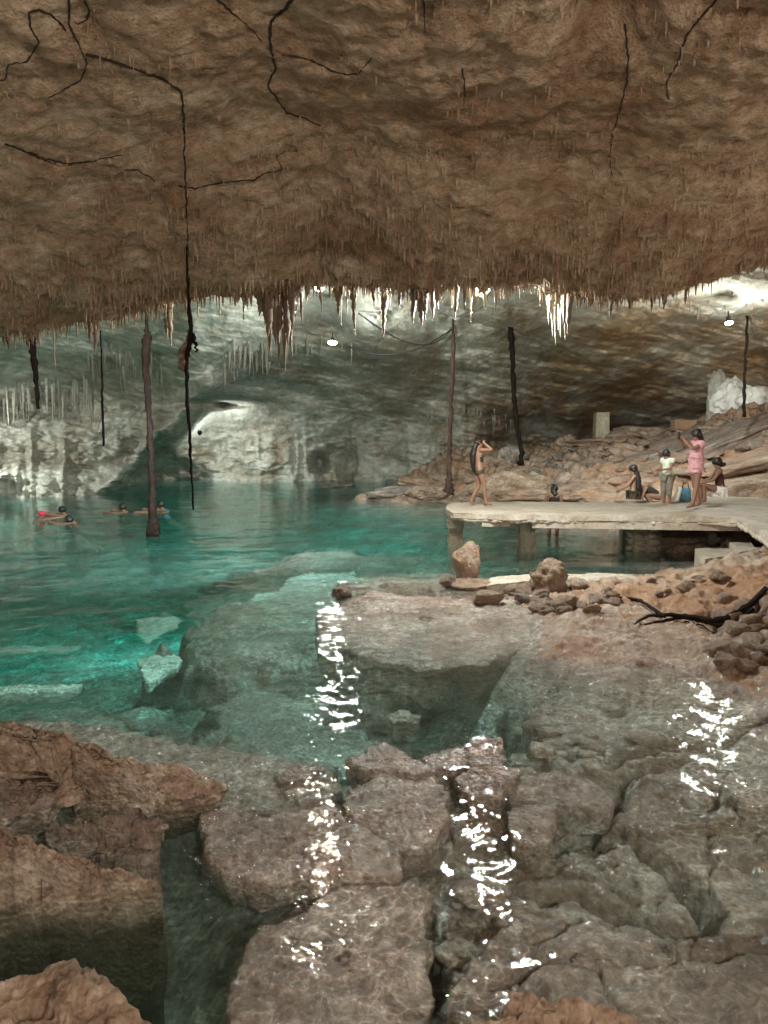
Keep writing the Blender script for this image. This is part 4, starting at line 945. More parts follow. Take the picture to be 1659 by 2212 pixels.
CR = [([(300, -40), (300, 100), (350, 210), (380, 270), (350, 350), (310, 370), (240, 410), (190, 435)], 1, 'dark rootlet curling down the ceiling at the upper left'),
 ([(290, 130), (220, 60), (170, 40), (125, 50), (130, 110), (170, 180), (120, 265), (40, 275), (20, 345), (-20, 352)], 1, 'hooked dark rootlet in the top left corner of the ceiling'),
 ([(370, 230), (440, 250), (500, 270), (570, 290), (640, 320), (690, 335), (740, 360), (790, 400), (800, 500), (805, 700), (812, 900), (820, 1100), (825, 1285)], 1.4, 'long rootlet running along the ceiling down to the long hanging root'),
 ([(360, -20), (390, 45), (375, 80), (340, 100), (310, 90)], 1, 'short kinked rootlet at the top of the ceiling'),
 ([(1290, -30), (1245, 30), (1180, 90), (1175, 180), (1200, 295), (1165, 370), (1220, 450), (1250, 490), (1320, 510), (1410, 550)], 1.4, 'bold zigzag black rootlet near the middle of the ceiling'),
 ([(930, -20), (1010, 50), (1080, 110), (1150, 190)], .8, 'faint slanting rootlet joining the bold zigzag one'),
 ([(1230, 235), (1300, 245), (1380, 270), (1435, 300), (1500, 320), (1560, 320), (1600, 270), (1630, 240)], .9, 'wavy rootlet right of the bold zigzag one'),
 ([(20, 625), (100, 650), (200, 690), (290, 710), (370, 705), (440, 690), (540, 670)], 1.1, 'dark crack like rootlet low on the ceiling at the left'),
 ([(100, 655), (180, 690), (260, 722), (330, 715)], .8, 'second strand just below the crack like rootlet'),
 ([(545, 740), (600, 740), (650, 768), (690, 800)], 1, 'short dark rootlet left of the long hanging root'),
 ([(775, 805), (850, 820), (930, 800), (1040, 785), (1105, 785), (1160, 750), (1230, 740), (1205, 680), (1240, 655), (1310, 655)], 1, 'stepped rootlet crossing behind the long hanging root')]
CR2 = [([(180, -20), (186, 60), (190, 150)], .7, 'short straight rootlet at the top right of the middle'), ([(350, 290), (358, 380), (355, 480)], .7, 'short vertical rootlet in the middle of the ceiling'),
 ([(1470, -40), (1380, 60), (1310, 150), (1270, 270), (1225, 350), (1225, 400), (1240, 440)], 1.1, 'long curving rootlet at the upper right of the ceiling'),
 ([(1045, 100), (1060, 240), (1055, 350), (1030, 450), (990, 580), (980, 680), (995, 770)], .8, 'faint rootlet trailing down from the dark ceiling hollow')]
for pts, w, lab in CR + [([((823+x*.504)/k, y*.504/k) for x, y in q], w, l) for q, w, l in CR2]:
    W = []; rs = random.Random(len(lab))
    for i in range(len(pts)-1):
        a, c = pts[i], pts[i+1]; nn = max(2, int(math.hypot(c[0]-a[0], c[1]-a[1])/14))
        for j in range(nn):
            t = j/nn; W.append(on_ceil((a[0]+(c[0]-a[0])*t+rs.uniform(-3, 3))*k, (a[1]+(c[1]-a[1])*t+rs.uniform(-3, 3))*k)-Vector((0, 0, .004)))
    b = MB(); b.tube(W, [.0085*w*rs.uniform(.7, 1.25)*(1-.5*i/len(W)) for i in range(len(W))], 6)
    o = b.build('ceiling_rootlet', M_CRACKROOT); tag(o, lab, 'root')

# ================================================================ CABLES
def sag(a, b, s, n=14): return [a.lerp(b, i/n)-Vector((0, 0, s*4*(i/n)*(1-i/n))) for i in range(n+1)]
def cable(label, a, b, s, r=.012):
    m = MB(); m.tube(sag(a, b, s), r, 6); tag(m.build('cable', M_BLACK), label, 'cable')
pole_top = PY(976, 711, 26.0)
cable('black cable slung from the lip to the top of the root pole', PY(775, 676, 11.2), pole_top, .5, .016)
cable('black cable sagging from the middle cave lamp to the root pole', PY(752, 748, 27.5), pole_top, .55, .025)
cable('short black cable looping under the lip above the root pole', PY(945, 668, 13.4), PY(1042, 662, 13.6), .15, .012)

# ================================================================ JETTY
def extrude_poly(P, thick, cuts=0.25):
    """P: list of Vectors (top outline). returns bmesh with subdivided, slightly uneven top"""
    bm = bmesh.new(); vs = [bm.verts.new(p) for p in P]; f = bm.faces.new(vs)
    if f.normal.z < 0: f.normal_flip()
    r = bmesh.ops.extrude_face_region(bm, geom=[f]); 
    for v in r['geom']:
        if isinstance(v, bmesh.types.BMVert): v.co.z -= thick
    bmesh.ops.recalc_face_normals(bm, faces=bm.faces)
    bmesh.ops.triangulate(bm, faces=bm.faces)
    for _ in range(4):
        long_e = [e for e in bm.edges if e.calc_length() > cuts]
        if not long_e: break
        bmesh.ops.subdivide_edges(bm, edges=long_e, cuts=1); bmesh.ops.triangulate(bm, faces=[f for f in bm.faces if len(f.verts) > 3])
    V = np.array([v.co[:] for v in bm.verts]); d = .018*fbm(V[:, 0]*3, V[:, 1]*3, V[:, 2]*6, 3); e = .02*fbm(V[:, 0]*4, V[:, 1]*4, V[:, 2]*4+5, 3)
    for v, a, b in zip(bm.verts, d, e): v.co.z += a*.7; v.co.y += b; v.co.x += a
    return bm
DZ = .88
jet = empty('jetty', PZ(1300, 1100, DZ)-Vector((0, 0, DZ))); tag(jet, 'rough concrete jetty on pillars with people standing on it', 'jetty')
def jadd(o):
    o.parent = jet; o.matrix_parent_inverse = Matrix.Translation(-jet.location); return o
deck_pts = [(985, 1085), (1100, 1084), (1250, 1084), (1400, 1085), (1438, 1084), (1450, 1074), (1560, 1071), (1700, 1068), (1950, 1068), (1950, 1330), (1760, 1218), (1680, 1168), (1635, 1140), (1600, 1120), (1500, 1116), (1400, 1115), (1250, 1113), (1120, 1112), (1020, 1110), (980, 1107), (966, 1101), (963, 1095), (968, 1089)]
bm = extrude_poly([PZ(x, y, DZ) for x, y in deck_pts], .10); me = bpy.data.meshes.new('deck'); bm.to_mesh(me); bm.free()
jadd(link_mesh('deck', me, M_CONC, smooth=False))
# ragged lower edge of mortar and stones under the deck rim
b = MB(); rs = random.Random(3); front = [(975, 1106), (1020, 1110), (1120, 1112), (1250, 1113), (1400, 1115), (1500, 1116), (1600, 1120), (1635, 1140), (1680, 1168)]
W = []
for i in range(len(front)-1):
    a, c = PZ(*front[i], DZ), PZ(*front[i+1], DZ); n = max(2, int((c-a).length/.05))
    for j in range(n): W.append(a.lerp(c, j/n)+Vector((rs.uniform(-.01, .01), .05+rs.uniform(-.015, .015), -.105-rs.uniform(0, .03))))
b.tube(W, [rs.uniform(.025, .05) for _ in W], 9, rough=.3, rng=rs)
jadd(b.build('mortar_rim', M_CONC))
def pillar(px, dyb, D, w, d, name='pillar', z0=-1.0, m=M_CONC, taper=1.0, n=10):
    c = PY(px, dyb, D); b = MB(); rows = []
    seg = 24; V = []; F = []
    for i in range(n+1):
        z = z0+(DZ-.11-z0)*i/n; k = 1+(taper-1)*(i/n)
        for j in range(seg):
            t = 4*j/seg; s = int(t); f = t-s
            x, y = [(-1+2*f, -1), (1, -1+2*f), (1-2*f, 1), (-1, 1-2*f)][s]
            e = .03*float(vnoise(np.array([x*3+px]), np.array([y*3.0]), np.array([z*5]))[0])
            V.append((c.x+x*w/2*k+e, c.y+y*d/2*k+e, z))
    for i in range(n):
        for j in range(seg): F.append((i*seg+j, i*seg+(j+1) % seg, (i+1)*seg+(j+1) % seg, (i+1)*seg+j))
    b.add(V, F); return jadd(b.build(name, m, smooth=False))
pillar(1137, 1197, 14.75, .30, .26)
pillar(984, 1170, 15.7, .28, .26, taper=1.0)
pillar(1352, 1180, 16.6, .26, .3)
pillar(1620, 1180, 15.9, .4, .4)
# rubble-stone pillar: core plus stones
c = PY(1388, 1200, 14.9); b = MB(); b.box((c.x, c.y, -.1), (.46, .42, 1.7)); rs = random.Random(9)
for row in range(12):
    z = -.75+row*.135
    for (fx, fy) in [(-.14, -.2), (.13, -.2), (-.24, 0), (.24, 0), (-.1, .2), (.16, .2)]:
        V = boulder_mesh(420+rs.randint(0, 6), .75, .22, 2, .7); s = rs.uniform(.105, .14)
        b.add([(c.x+fx+v.co.x*s+rs.uniform(0, .004), c.y+fy+v.co.y*s*.75, z+v.co.z*s*.7) for v in V.vertices], [tuple(f.vertices) for f in V.polygons]); bpy.data.meshes.remove(V)
jadd(b.build('rubble_pillar', M_CONC))
a, c = PZ(1155, 1113, DZ), PZ(1615, 1119, DZ)
b = MB(); mid = (a+c)/2+Vector((0, .22, -.18)); b.box(tuple(mid), ((c-a).length, .2, .13), Matrix.Rotation(math.atan2(c.y-a.y, c.x-a.x), 3, 'Z')); jadd(b.build('beam', M_CONC, smooth=False))
a, c = PZ(1000, 1112, DZ), PZ(1125, 1114, DZ)
b = MB(); mid = (a+c)/2+Vector((.12, .35, -.17)); b.box(tuple(mid), ((c-a).length*.5, .2, .13)); jadd(b.build('beam', M_CONC, smooth=False))
# curved bracket at the seaward end
c = PY(984, 1120, 15.55); b = MB(); b.box((c.x+.02, c.y, .66), (.34, .3, .22), taper=1.25); b.box((c.x-.02, c.y-.01, .48), (.30, .29, .16), taper=1.12); jadd(b.build('bracket', M_CONC, smooth=False))
# wall closing the dark space under the landward part
b = MB(); a = PY(1330, 1100, 18.2); c = PY(1900, 1100, 18.2); b.box(((a.x+c.x)/2, 18.2, -.2), (c.x-a.x, .3, 1.9)); jadd(b.build('back_wall', M_GROUND, smooth=False))
# steps
st = empty('stone_steps', PY(1560, 1210, 13.9)); st.location.z = 0; tag(st, 'two pale stone steps beside the dark space under the jetty', 'steps')
def stepbox(pts, z, h):
    bm = extrude_poly([PZ(*r3(x, y), z) for x, y in pts], h, .12); me = bpy.data.meshes.new('step'); bm.to_mesh(me); bm.free(); o = link_mesh('step', me, M_CONC, st, False); o.matrix_parent_inverse = Matrix.Translation(-st.location)
stepbox([(1235, 1562), (1420, 1548), (1500, 1602), (1290, 1625)], .30, .45)
stepbox([(1418, 1502), (1530, 1500), (1595, 1570), (1495, 1585)], .42, .55)
boulder('pale block of stone at the waterline below the steps', PZ(1588, 1218, .06), (.16, .14, .12), M_BED, seed=71, block=.9)
boulder('brown boulder in the dark space under the jetty', PY(1463, 1172, 15.6), (.55, .4, .42), M_GROUND, seed=72, flat=.9, block=.4, sub=5)
boulder('brown boulder between the jetty boulder and the steps', PY(1490, 1195, 14.6), (.45, .4, .32), M_GROUND, seed=73, flat=.8, sub=5)
boulder('flat pale stone lying on the jetty near the girl', PZ(1268, 1083, DZ+.02)+Vector((.95, .0, 0)), (.33, .16, .06), M_CONC, seed=74, flat=.8, block=.8)

# stone post, crates, cinder block
b = MB(); c = PY(1298, 950, 28.2); b.box((c.x, c.y, c.z+.45), (.52, .4, 1.15), taper=.94); tag(b.build('stone_post', M_STAL_PALE, smooth=False), 'pale square stone post standing on the crest of the mound', 'post')
c = PY(1166, 1042, 23.2); cb = empty('cinder_block', c); cb.rotation_euler = (math.radians(35), math.radians(28), math.radians(10)); tag(cb, 'grey cinder block with three holes lying tilted on the rubble', 'cinder block')
b = MB(); W, H, T = .78, .30, .30; w = .07
b.box((0, 0, H/2-w/2), (W, T, w)); b.box((0, 0, -H/2+w/2), (W, T, w))
for x in (-W/2+w/2, -W/6+w*.17, W/6-w*.17, W/2-w/2): b.box((x, 0, 0), (w, T-.004, H-2*w))
b.build('block_shell', M_CONC, cb, smooth=False)
b = MB(); b.box((0, T/2-.03, 0), (W-.02, .02, H-.1)); b.build('web', M_CONC, cb, smooth=False)

b = MB(); c = PY(1476, 920, 26.5); b.box((c.x, c.y, c.z), (.75, .4, .32)); b.box((c.x, c.y, c.z+.18), (.82, .46, .05)); tag(b.build('wooden_crate', M_GROUND, smooth=False), 'small yellowish crate with a flat lid on the crest under the right lamp', 'crate')
# ================================================================ PEOPLE
def skin_mesh(name, joints, edges, m, parent=None, sub=2, root_id=None):
    ids = list(joints); bm = bmesh.new(); lay = bm.verts.layers.skin.verify(); vm = {}
    for k in ids:
        p, r = joints[k]; v = bm.verts.new(p); rr = r if hasattr(r, '__len__') else (r, r); v[lay].radius = rr; v[lay].use_root = (k == (root_id or ids[0])); vm[k] = v
    for a, c in edges: bm.edges.new((vm[a], vm[c]))
    me = bpy.data.meshes.new(name); bm.to_mesh(me); bm.free()
    o = bpy.data.objects.new(name, me); COL.objects.link(o)
    o.modifiers.new('s', 'SKIN').use_smooth_shade = True
    o.modifiers.new('u', 'SUBSURF').levels = sub
    bpy.context.view_layer.update()
    ev = o.evaluated_get(bpy.context.evaluated_depsgraph_get()); nm = bpy.data.meshes.new_from_object(ev)
    bpy.data.objects.remove(o); nm.name = name
    nm.materials.clear()
    return link_mesh(name, nm, m, parent)

def V3(*a): return Vector(a)
def hand(J, E, wid, wrist, d, side, r=.011, curl=.35):
    """palm, four fingers and a thumb grown from the wrist; d = hand direction, side = thumb side"""
    d = Vector(d).normalized(); s = Vector(side); s = (s-d*s.dot(d)).normalized(); n = d.cross(s)
    w = Vector(wrist)
    J[wid+'p'] = (w+d*.05, (.034, .018)); E.append((wid, wid+'p'))
    for i, (o, L) in enumerate(((.030, .065), (.010, .075), (-.010, .070), (-.030, .055))):
        a = w+d*.088+s*o; J[f'{wid}f{i}'] = (a, r); J[f'{wid}g{i}'] = (a+d*L*.5+n*L*.12*curl*2, r*.9); J[f'{wid}h{i}'] = (a+d*L*.85+n*L*.9*curl, r*.75)
        E += [(wid+'p', f'{wid}f{i}'), (f'{wid}f{i}', f'{wid}g{i}'), (f'{wid}g{i}', f'{wid}h{i}')]
    t = w+d*.035+s*.045; J[wid+'t'] = (t, r*1.1); J[wid+'u'] = (t+d*.04+s*.012, r*.85); E += [(wid+'p', wid+'t'), (wid+'t', wid+'u')]

DEF = dict(pelvis=(0, 0, .90), waist=(0, .0, 1.03), chest=(0, 0, 1.22), neck=(0, 0, 1.38), head=(0, .015, 1.49),
           shl=(-.165, 0, 1.33), ell=(-.21, -.01, 1.08), wrl=(-.22, .05, .86), shr=(.165, 0, 1.33), elr=(.21, -.01, 1.08), wrr=(.22, .05, .86),
           hpl=(-.09, 0, .86), knl=(-.095, .02, .47), anl=(-.10, -.02, .08), tol=(-.11, .13, .03), hpr=(.09, 0, .86), knr=(.095, .02, .47), anr=(.10, -.02, .08), tor=(.11, .13, .03))
def person(label, loc, rz, height, pose=None, clothes=(), hair=None, face=None, skin=M_SKIN, look=(0, 1, 0), group=None, hip=1.0):
    root_o = empty('person', loc, rz); root_o.scale = (height/1.62,)*3; tag(root_o, label, 'person', group)
    P = {k: V3(*v) for k, v in DEF.items()}
    if pose:
        for k, v in pose.items(): P[k] = V3(*v)
    look = Vector(look).normalized(); up = (P['head']-P['neck']).normalized()
    J = dict(pelvis=(P['pelvis'], (.135*hip, .10)), waist=(P['waist'], (.105, .085)), chest=(P['chest'], (.13, .095)), shc=((P['shl']+P['shr'])/2+up*.0, (.10, .07)),
             neck=(P['neck'], .048), h0=(P['head']-up*.045+look*.015, (.062, .07)), h1=(P['head']+up*.03, (.078, .088)), h2=(P['head']+up*.095, (.058, .066)))
    E = [('pelvis', 'waist'), ('waist', 'chest'), ('chest', 'shc'), ('shc', 'neck'), ('neck', 'h0'), ('h0', 'h1'), ('h1', 'h2')]
    # nose and chin
    J['chin'] = (P['head']-up*.085+look*.062, .022); E.append(('h0', 'chin'))
    for s in 'lr':
        J['sh'+s] = (P['sh'+s], .052); J['el'+s] = (P['el'+s], .037); J['wr'+s] = (P['wr'+s], (.024, .026))
        um = P['sh'+s].lerp(P['el'+s], .45); J['ua'+s] = (um, .043); fm = P['el'+s].lerp(P['wr'+s], .35); J['fa'+s] = (fm, .036)
        E += [('shc', 'sh'+s), ('sh'+s, 'ua'+s), ('ua'+s, 'el'+s), ('el'+s, 'fa'+s), ('fa'+s, 'wr'+s)]
        J['hp'+s] = (P['hp'+s], .088); J['kn'+s] = (P['kn'+s], .055); J['an'+s] = (P['an'+s], .036); J['to'+s] = (P['to'+s], (.036, .022))
        tm = P['hp'+s].lerp(P['kn'+s], .45); J['th'+s] = (tm, .077); cm = P['kn'+s].lerp(P['an'+s], .3); J['ca'+s] = (cm+Vector((0, -.012, 0)), .052)
        J['he'+s] = (P['an'+s]+(P['an'+s]-P['to'+s])*.25+Vector((0, 0, -.035)), .03)
        E += [('pelvis', 'hp'+s), ('hp'+s, 'th'+s), ('th'+s, 'kn'+s), ('kn'+s, 'ca'+s), ('ca'+s, 'an'+s), ('an'+s, 'to'+s), ('an'+s, 'he'+s)]
        dd = (P['wr'+s]-P['el'+s]).normalized(); hand(J, E, 'wr'+s, P['wr'+s], dd, (0, 1, .3))
    body = skin_mesh('body', J, E, skin, root_o, 2)
    # face: eyes, nose, mouth, ears
    side = look.cross(up).normalized(); hc = P['head']+up*.015
    b = MB()
    for s in (-1, 1):
        V = boulder_mesh(1, 1, .0, 1); q = hc+look*.076+side*s*.031+up*.012; b.add([tuple(q+v.co*.011) for v in V.vertices], [tuple(f.vertices) for f in V.polygons]); bpy.data.meshes.remove(V)
    b.build('eyes', M_EYE, root_o)
    b = MB(); b.tube([hc+look*.080+up*.005, hc+look*.098-up*.022, hc+look*.080-up*.032], [.006, .014, .008], 6)
    for s in (-1, 1): b.tube([hc+side*s*.078+up*.025-look*.01, hc+side*s*.090-look*.015, hc+side*s*.078-up*.03-look*.005], [.008, .017, .008], 6)
    b.build('nose_and_ears', skin, root_o)
    b = MB(); b.tube([hc+look*.078-up*.052+side*.024, hc+look*.086-up*.054, hc+look*.078-up*.052-side*.024], [.004, .007, .004], 5); b.build('mouth', cloth('lip_skin', (.30, .10, .08)), root_o)
    for nm, col, ids, eds, grow in clothes:
        JJ = {}
        for k in ids:
            if isinstance(k, tuple): JJ[k[0]] = (V3(*k[1]), k[2])
            else:
                p, r = J[k]; r = r if hasattr(r, '__len__') else (r, r); JJ[k] = (p, (r[0]+grow, r[1]+grow))
        skin_mesh(nm, JJ, eds, col, root_o, 2)
    if hair:
        V = boulder_mesh(1, 1, .03, 3); q = P['head']+up*.045-look*.022; sd = look.cross(up).normalized(); b = MB()
        fw = sd.cross(up).normalized()
        b.add([tuple(q+sd*(v.co.x/.8)*.086+fw*(v.co.y/.8)*.098+up*(v.co.z/.8)*.098) for v in V.vertices], [tuple(f.vertices) for f in V.polygons]); bpy.data.meshes.remove(V)
        pts = [P['head']+up*.03-look*.045]+[P['head']+Vector(o_) for o_, r_ in hair]; rr = [.07]+[r_[0] for o_, r_ in hair]
        end = pts[-1]+(pts[-1]-pts[-2])*.35; pts.append(end); rr.append(rr[-1]*.35)
        hp = []; hr = []
        for i in range(len(pts)-1):
            for k in range(4): t = k/4; hp.append(pts[i].lerp(pts[i+1], t)); hr.append(rr[i]*(1-t)+rr[i+1]*t)
        hp.append(pts[-1]); hr.append(rr[-1])
        b.tube(hp, hr, 10, rough=.10, rng=random.Random(5)); b.build('hair', M_HAIR, root_o)
    return root_o

TORSO = ['pelvis', 'waist', 'chest', 'shc']; TE = [('pelvis', 'waist'), ('waist', 'chest'), ('chest', 'shc')]
SLV = TORSO+['shl', 'ual', 'shr', 'uar']; SE = TE+[('shc', 'shl'), ('shl', 'ual'), ('shc', 'shr'), ('shr', 'uar')]
SHORTS = ['pelvis', 'hpl', 'thl', 'hpr', 'thr']; SHE = [('pelvis', 'hpl'), ('hpl', 'thl'), ('pelvis', 'hpr'), ('hpr', 'thr')]
TROU = SHORTS+['knl', 'cal', 'knr', 'car']; TRE = SHE+[('thl', 'knl'), ('knl', 'cal'), ('thr', 'knr'), ('knr', 'car')]
M_OLIVE = cloth('dark_olive_cloth', (.05, .04, .022)); M_BLACKC = cloth('black_cloth', (.02, .018, .018)); M_PINK = cloth('pink_cloth', (.62, .33, .36))
M_SHIRT = cloth('pale_green_shirt_cloth', (.55, .58, .48)); M_GREYT = cloth('grey_trouser_cloth', (.20, .18, .15)); M_WHITE = cloth('white_cloth', (.75, .72, .66))
M_MAROON = cloth('dark_maroon_cloth', (.06, .02, .02)); M_BLUE = cloth('blue_cloth', (.15, .35, .5)); M_RED = cloth('red_cap_cloth', (.65, .04, .07))
def deckp(dx, dy): return PZ(dx, dy, DZ+.005)
# 1 woman in dark shorts, walking to the right, arms raised to her head
person('woman in dark olive shorts with very long black hair, hands raised to her head', deckp(1033, 1093), math.radians(-80), 1.40,
       dict(anl=(-.10, -.16, .10), knl=(-.10, .04, .47), tol=(-.11, -.04, .03), anr=(.10, .16, .08), knr=(.09, .12, .48), tor=(.11, .31, .03), shl=(-.15, .02, 1.34), ell=(-.20, .26, 1.36), wrl=(-.08, .10, 1.50), shr=(.15, .02, 1.34), elr=(.18, .27, 1.34), wrr=(.07, .12, 1.49), chest=(0, -.02, 1.22), head=(0, .0, 1.49)),
       [('shorts', M_OLIVE, ['pelvis', 'hpl', 'hpr', ('w2', (0, 0, 1.0), (.12, .10)), ('l2', (-.095, .0, .70), .10), ('r2', (.095, .05, .70), .10)], [('pelvis', 'w2'), ('pelvis', 'hpl'), ('hpl', 'l2'), ('pelvis', 'hpr'), ('hpr', 'r2')], .016),
        ('bikini_top', M_BLACKC, [('a', (-.10, .04, 1.22), .05), ('b', (0, .045, 1.21), .055), ('c', (.10, .04, 1.22), .05), ('d', (0, .03, 1.12), (.128, .082)), ('e', (0, .012, 1.0), (.12, .095))], [('a', 'b'), ('b', 'c'), ('b', 'd'), ('d', 'e')], .0)],
       [((0, -.10, -.10), (.075, .05)), ((0, -.14, -.28), (.075, .045)), ((0, -.15, -.45), (.06, .035)), ((0, -.13, -.62), (.03, .02))])
# 2 woman in pink photographing
person('woman in a loose pink beach dress holding up a phone', deckp(1500, 1098), math.radians(100), 1.56,
       dict(knl=(-.12, .05, .48), anl=(-.16, .16, .08), tol=(-.17, .30, .03), knr=(.11, -.06, .47), anr=(.14, -.20, .08), tor=(.15, -.06, .03), ell=(-.17, .20, 1.22), wrl=(-.06, .33, 1.42), elr=(.17, .20, 1.22), wrr=(.06, .33, 1.42), head=(0, .02, 1.50)),
       [('dress', M_PINK, SLV+[('d1', (0, 0, .84), (.18, .14)), ('d2', (0, 0, .68), (.19, .15))], SE+[('pelvis', 'd1'), ('d1', 'd2')], .035)],
       [((0, -.09, -.08), (.07, .05)), ((0, -.10, -.20), (.05, .035))])
b = MB(); q = deckp(1500, 1098); a = math.radians(100); ph = q+Vector((-math.sin(a)*.40, math.cos(a)*.40, 1.44)); b.box(tuple(ph), (.02, .09, .15)); tag(b.build('phone', M_BLACK, smooth=False), 'small dark phone held up by the woman in pink', 'phone')
# 3 boy
person('boy in a pale green shirt and grey trousers with his head bowed', deckp(1449, 1089)+Vector((0, .25, -.15)), math.radians(115), 1.32,
       dict(head=(0, .07, 1.46), neck=(0, .03, 1.37), ell=(-.20, .10, 1.10), wrl=(-.10, .30, 1.08), elr=(.21, .06, 1.08), wrr=(.12, .26, .96)),
       [('shirt', M_SHIRT, SLV, SE, .03), ('trousers', M_GREYT, TROU, TRE, .022)], [((0, -.05, -.03), (.07, .05))], look=(0, .8, -.6))
# 4 woman with long hair left of the boy, standing lower behind the jetty
q = PY(1366, 1085, 17.3); person('woman with waist long black hair and dark trousers, standing left of the boy', (q.x, q.y, .22), math.radians(80), 1.45,
       dict(ell=(-.17, .14, 1.10), wrl=(-.10, .30, .98), elr=(.17, .12, 1.10), wrr=(.10, .30, .98)),
       [('trousers', M_OLIVE, TROU, TRE, .022), ('bikini_top', M_BLACKC, [('a', (-.10, .04, 1.22), .05), ('b', (0, .045, 1.21), .055), ('c', (.10, .04, 1.22), .05)], [('a', 'b'), ('b', 'c')], .0)],
       [((0, -.10, -.10), (.075, .05)), ((0, -.14, -.30), (.085, .05)), ((0, -.15, -.50), (.08, .045)), ((0, -.14, -.64), (.04, .025))])
# 5 crouching dark haired person between woman and boy
q = PY(1413, 1085, 17.6); CRO = dict(pelvis=(0, 0, .38), waist=(0, .10, .46), chest=(0, .26, .55), neck=(0, .40, .60), head=(0, .50, .60), shl=(-.16, .34, .58), shr=(.16, .34, .58), ell=(-.2, .42, .36), elr=(.2, .42, .36), wrl=(-.15, .5, .16), wrr=(.15, .5, .16),
      hpl=(-.09, 0, .36), hpr=(.09, 0, .36), knl=(-.13, .32, .42), knr=(.13, .32, .42), anl=(-.11, .10, .08), anr=(.11, .10, .08), tol=(-.12, .24, .03), tor=(.12, .24, .03))
person('crouching person with bushy black hair bent over between the long haired woman and the boy', (q.x+.1, q.y, .55), math.radians(80), 1.55, CRO, [('dark_top', M_BLACKC, TORSO, TE, .02)], [((0, -.02, .0), (.11, .10))], look=(0, 1, -.4))
# 6 seated woman in white shorts
SIT = dict(pelvis=(0, 0, .30), waist=(0, .03, .43), chest=(0, .06, .62), neck=(0, .08, .78), head=(0, .11, .90), shl=(-.16, .07, .73), shr=(.16, .07, .73), ell=(-.20, .22, .52), elr=(.20, .22, .52), wrl=(-.1, .42, .46), wrr=(.1, .42, .46),
      hpl=(-.09, .03, .27), hpr=(.09, .03, .27), knl=(-.14, .40, .42), knr=(.12, .42, .40), anl=(-.12, .36, .06), anr=(.11, .40, .06), tol=(-.13, .5, .03), tor=(.12, .54, .03))
person('woman in white shorts and a dark top sitting on the jetty at the right', deckp(1556, 1086), math.radians(78), 1.55, SIT,
       [('white_shorts', M_WHITE, SHORTS, SHE, .02), ('dark_top', M_MAROON, TORSO, TE, .014)], [((0, -.10, -.04), (.06, .05)), ((0, -.17, -.02), (.045, .04))], look=(0, 1, -.1))
# 7 person seen head and back behind the jetty
q = PY(1196, 1085, 17.6); person('person with wet black hair seen from behind below the jetty edge', (q.x, q.y, -.33), math.radians(-25), 1.55, dict(neck=(0, .03, 1.37), head=(0, .07, 1.46)),
       [('dark_top', M_BLACKC, TORSO, TE, .02), ('shorts', M_BLACKC, SHORTS, SHE, .015)], [((0, -.06, -.05), (.085, .07)), ((.06, -.10, -.14), (.07, .05))])
# things on the deck behind the woman in pink
b = MB(); q = deckp(1474, 1084); b.box((q.x+.02, q.y, q.z+.16), (.30, .16, .30), taper=.8); o = b.build('beach_bag', M_BLUE); tag(o, 'blue beach bag standing on the jetty behind the woman in pink', 'bag')
b = MB(); b.tube([(q.x-.05, q.y-.09, q.z+.31), (q.x-.03, q.y-.09, q.z+.42), (q.x+.07, q.y-.09, q.z+.42), (q.x+.09, q.y-.09, q.z+.31)], .01, 6); hb = b.build('handle', M_BLACKC, o)
b = MB(); q = deckp(1472, 1086); b.tube([(q.x-.30, q.y, q.z+.03), (q.x-.12, q.y, q.z+.08), (q.x-.04, q.y, q.z+.34)], [.05, .07, .05], 9, rough=.25, rng=random.Random(2)); tag(b.build('towel', M_WHITE), 'crumpled white towel leaning on the blue bag', 'towel')

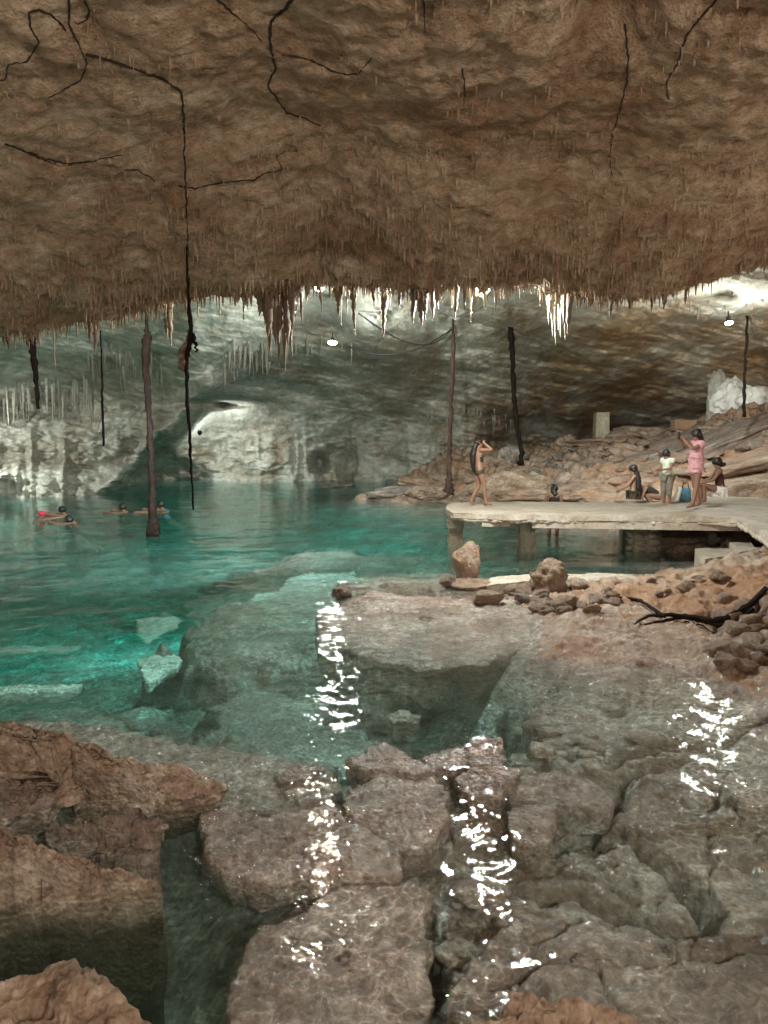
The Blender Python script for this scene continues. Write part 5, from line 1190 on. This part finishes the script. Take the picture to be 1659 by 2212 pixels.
# swimmers
def swimmer(label, dx, dy, rz, arms=None, cap=None, skin=M_SKIN, group='swimmers in the far pool', top=M_BLACKC, lie=False):
    q = PZ(dx, dy, 0)
    pose = dict(pelvis=(0, -.30, -.42), waist=(0, -.22, -.32), chest=(0, -.10, -.14), neck=(0, .0, .02), head=(0, .05, .13), shl=(-.16, -.02, -.03), shr=(.16, -.02, -.03), ell=(-.30, .18, -.02), elr=(.30, .18, -.02), wrl=(-.30, .42, .02), wrr=(.30, .42, .02),
        hpl=(-.09, -.36, -.45), hpr=(.09, -.36, -.45), knl=(-.1, -.7, -.6), knr=(.1, -.7, -.6), anl=(-.1, -1.1, -.6), anr=(.1, -1.1, -.6), tol=(-.1, -1.2, -.68), tor=(.1, -1.2, -.68))
    if lie: pose.update(dict(pelvis=(0, -.45, -.04), waist=(0, -.30, -.06), chest=(0, -.14, -.06), hpl=(-.09, -.5, -.05), hpr=(.09, -.5, -.05), knl=(-.1, -.9, -.05), knr=(.1, -.9, -.05), anl=(-.1, -1.3, -.04), anr=(.1, -1.3, -.04), tol=(-.1, -1.4, .02), tor=(.1, -1.4, .02)))
    if arms: pose.update(arms)
    o = person(label, q, rz, 1.62, pose, [('swimsuit', top, TORSO, TE, .012)], None if cap else [((0, -.04, -.04), (.07, .05))], skin=skin, group=None)
    if cap:
        m = MB(); h = Vector((0, .05, .16)); m.tube([h+Vector((0, 0, -.03)), h+Vector((0, 0, .02)), h+Vector((0, 0, .07)), h+Vector((0, 0, .10))], [.105, .10, .07, .02], 12); m.build('swim_cap', cap, o)
    return o
swimmer('swimmer in a red cap at the far left reaching out to another', 88, 1122, math.radians(-80), cap=M_RED, arms=dict(elr=(.12, .35, .03), wrr=(.05, .62, .06)))
swimmer('dark haired swimmer with an outstretched arm facing the red cap', 138, 1112, math.radians(100), arms=dict(ell=(-.12, .35, .02), wrl=(-.05, .65, .04)))
swimmer('swimmer with head low in the water nearest the pair', 152, 1130, math.radians(60), arms=dict(head=(0, .05, .07), neck=(0, 0, -.04)))
swimmer('swimmer in a blue top just right of the thick root', 350, 1100, math.radians(80), top=M_BLUE, arms=dict(ell=(-.30, .10, .04)))
swimmer('swimmer floating flat on the back left of the thick root', 268, 1106, math.radians(90), lie=True)
b = MB(); q = PZ(352, 1096, 0)

# ---- merge check lists nothing else
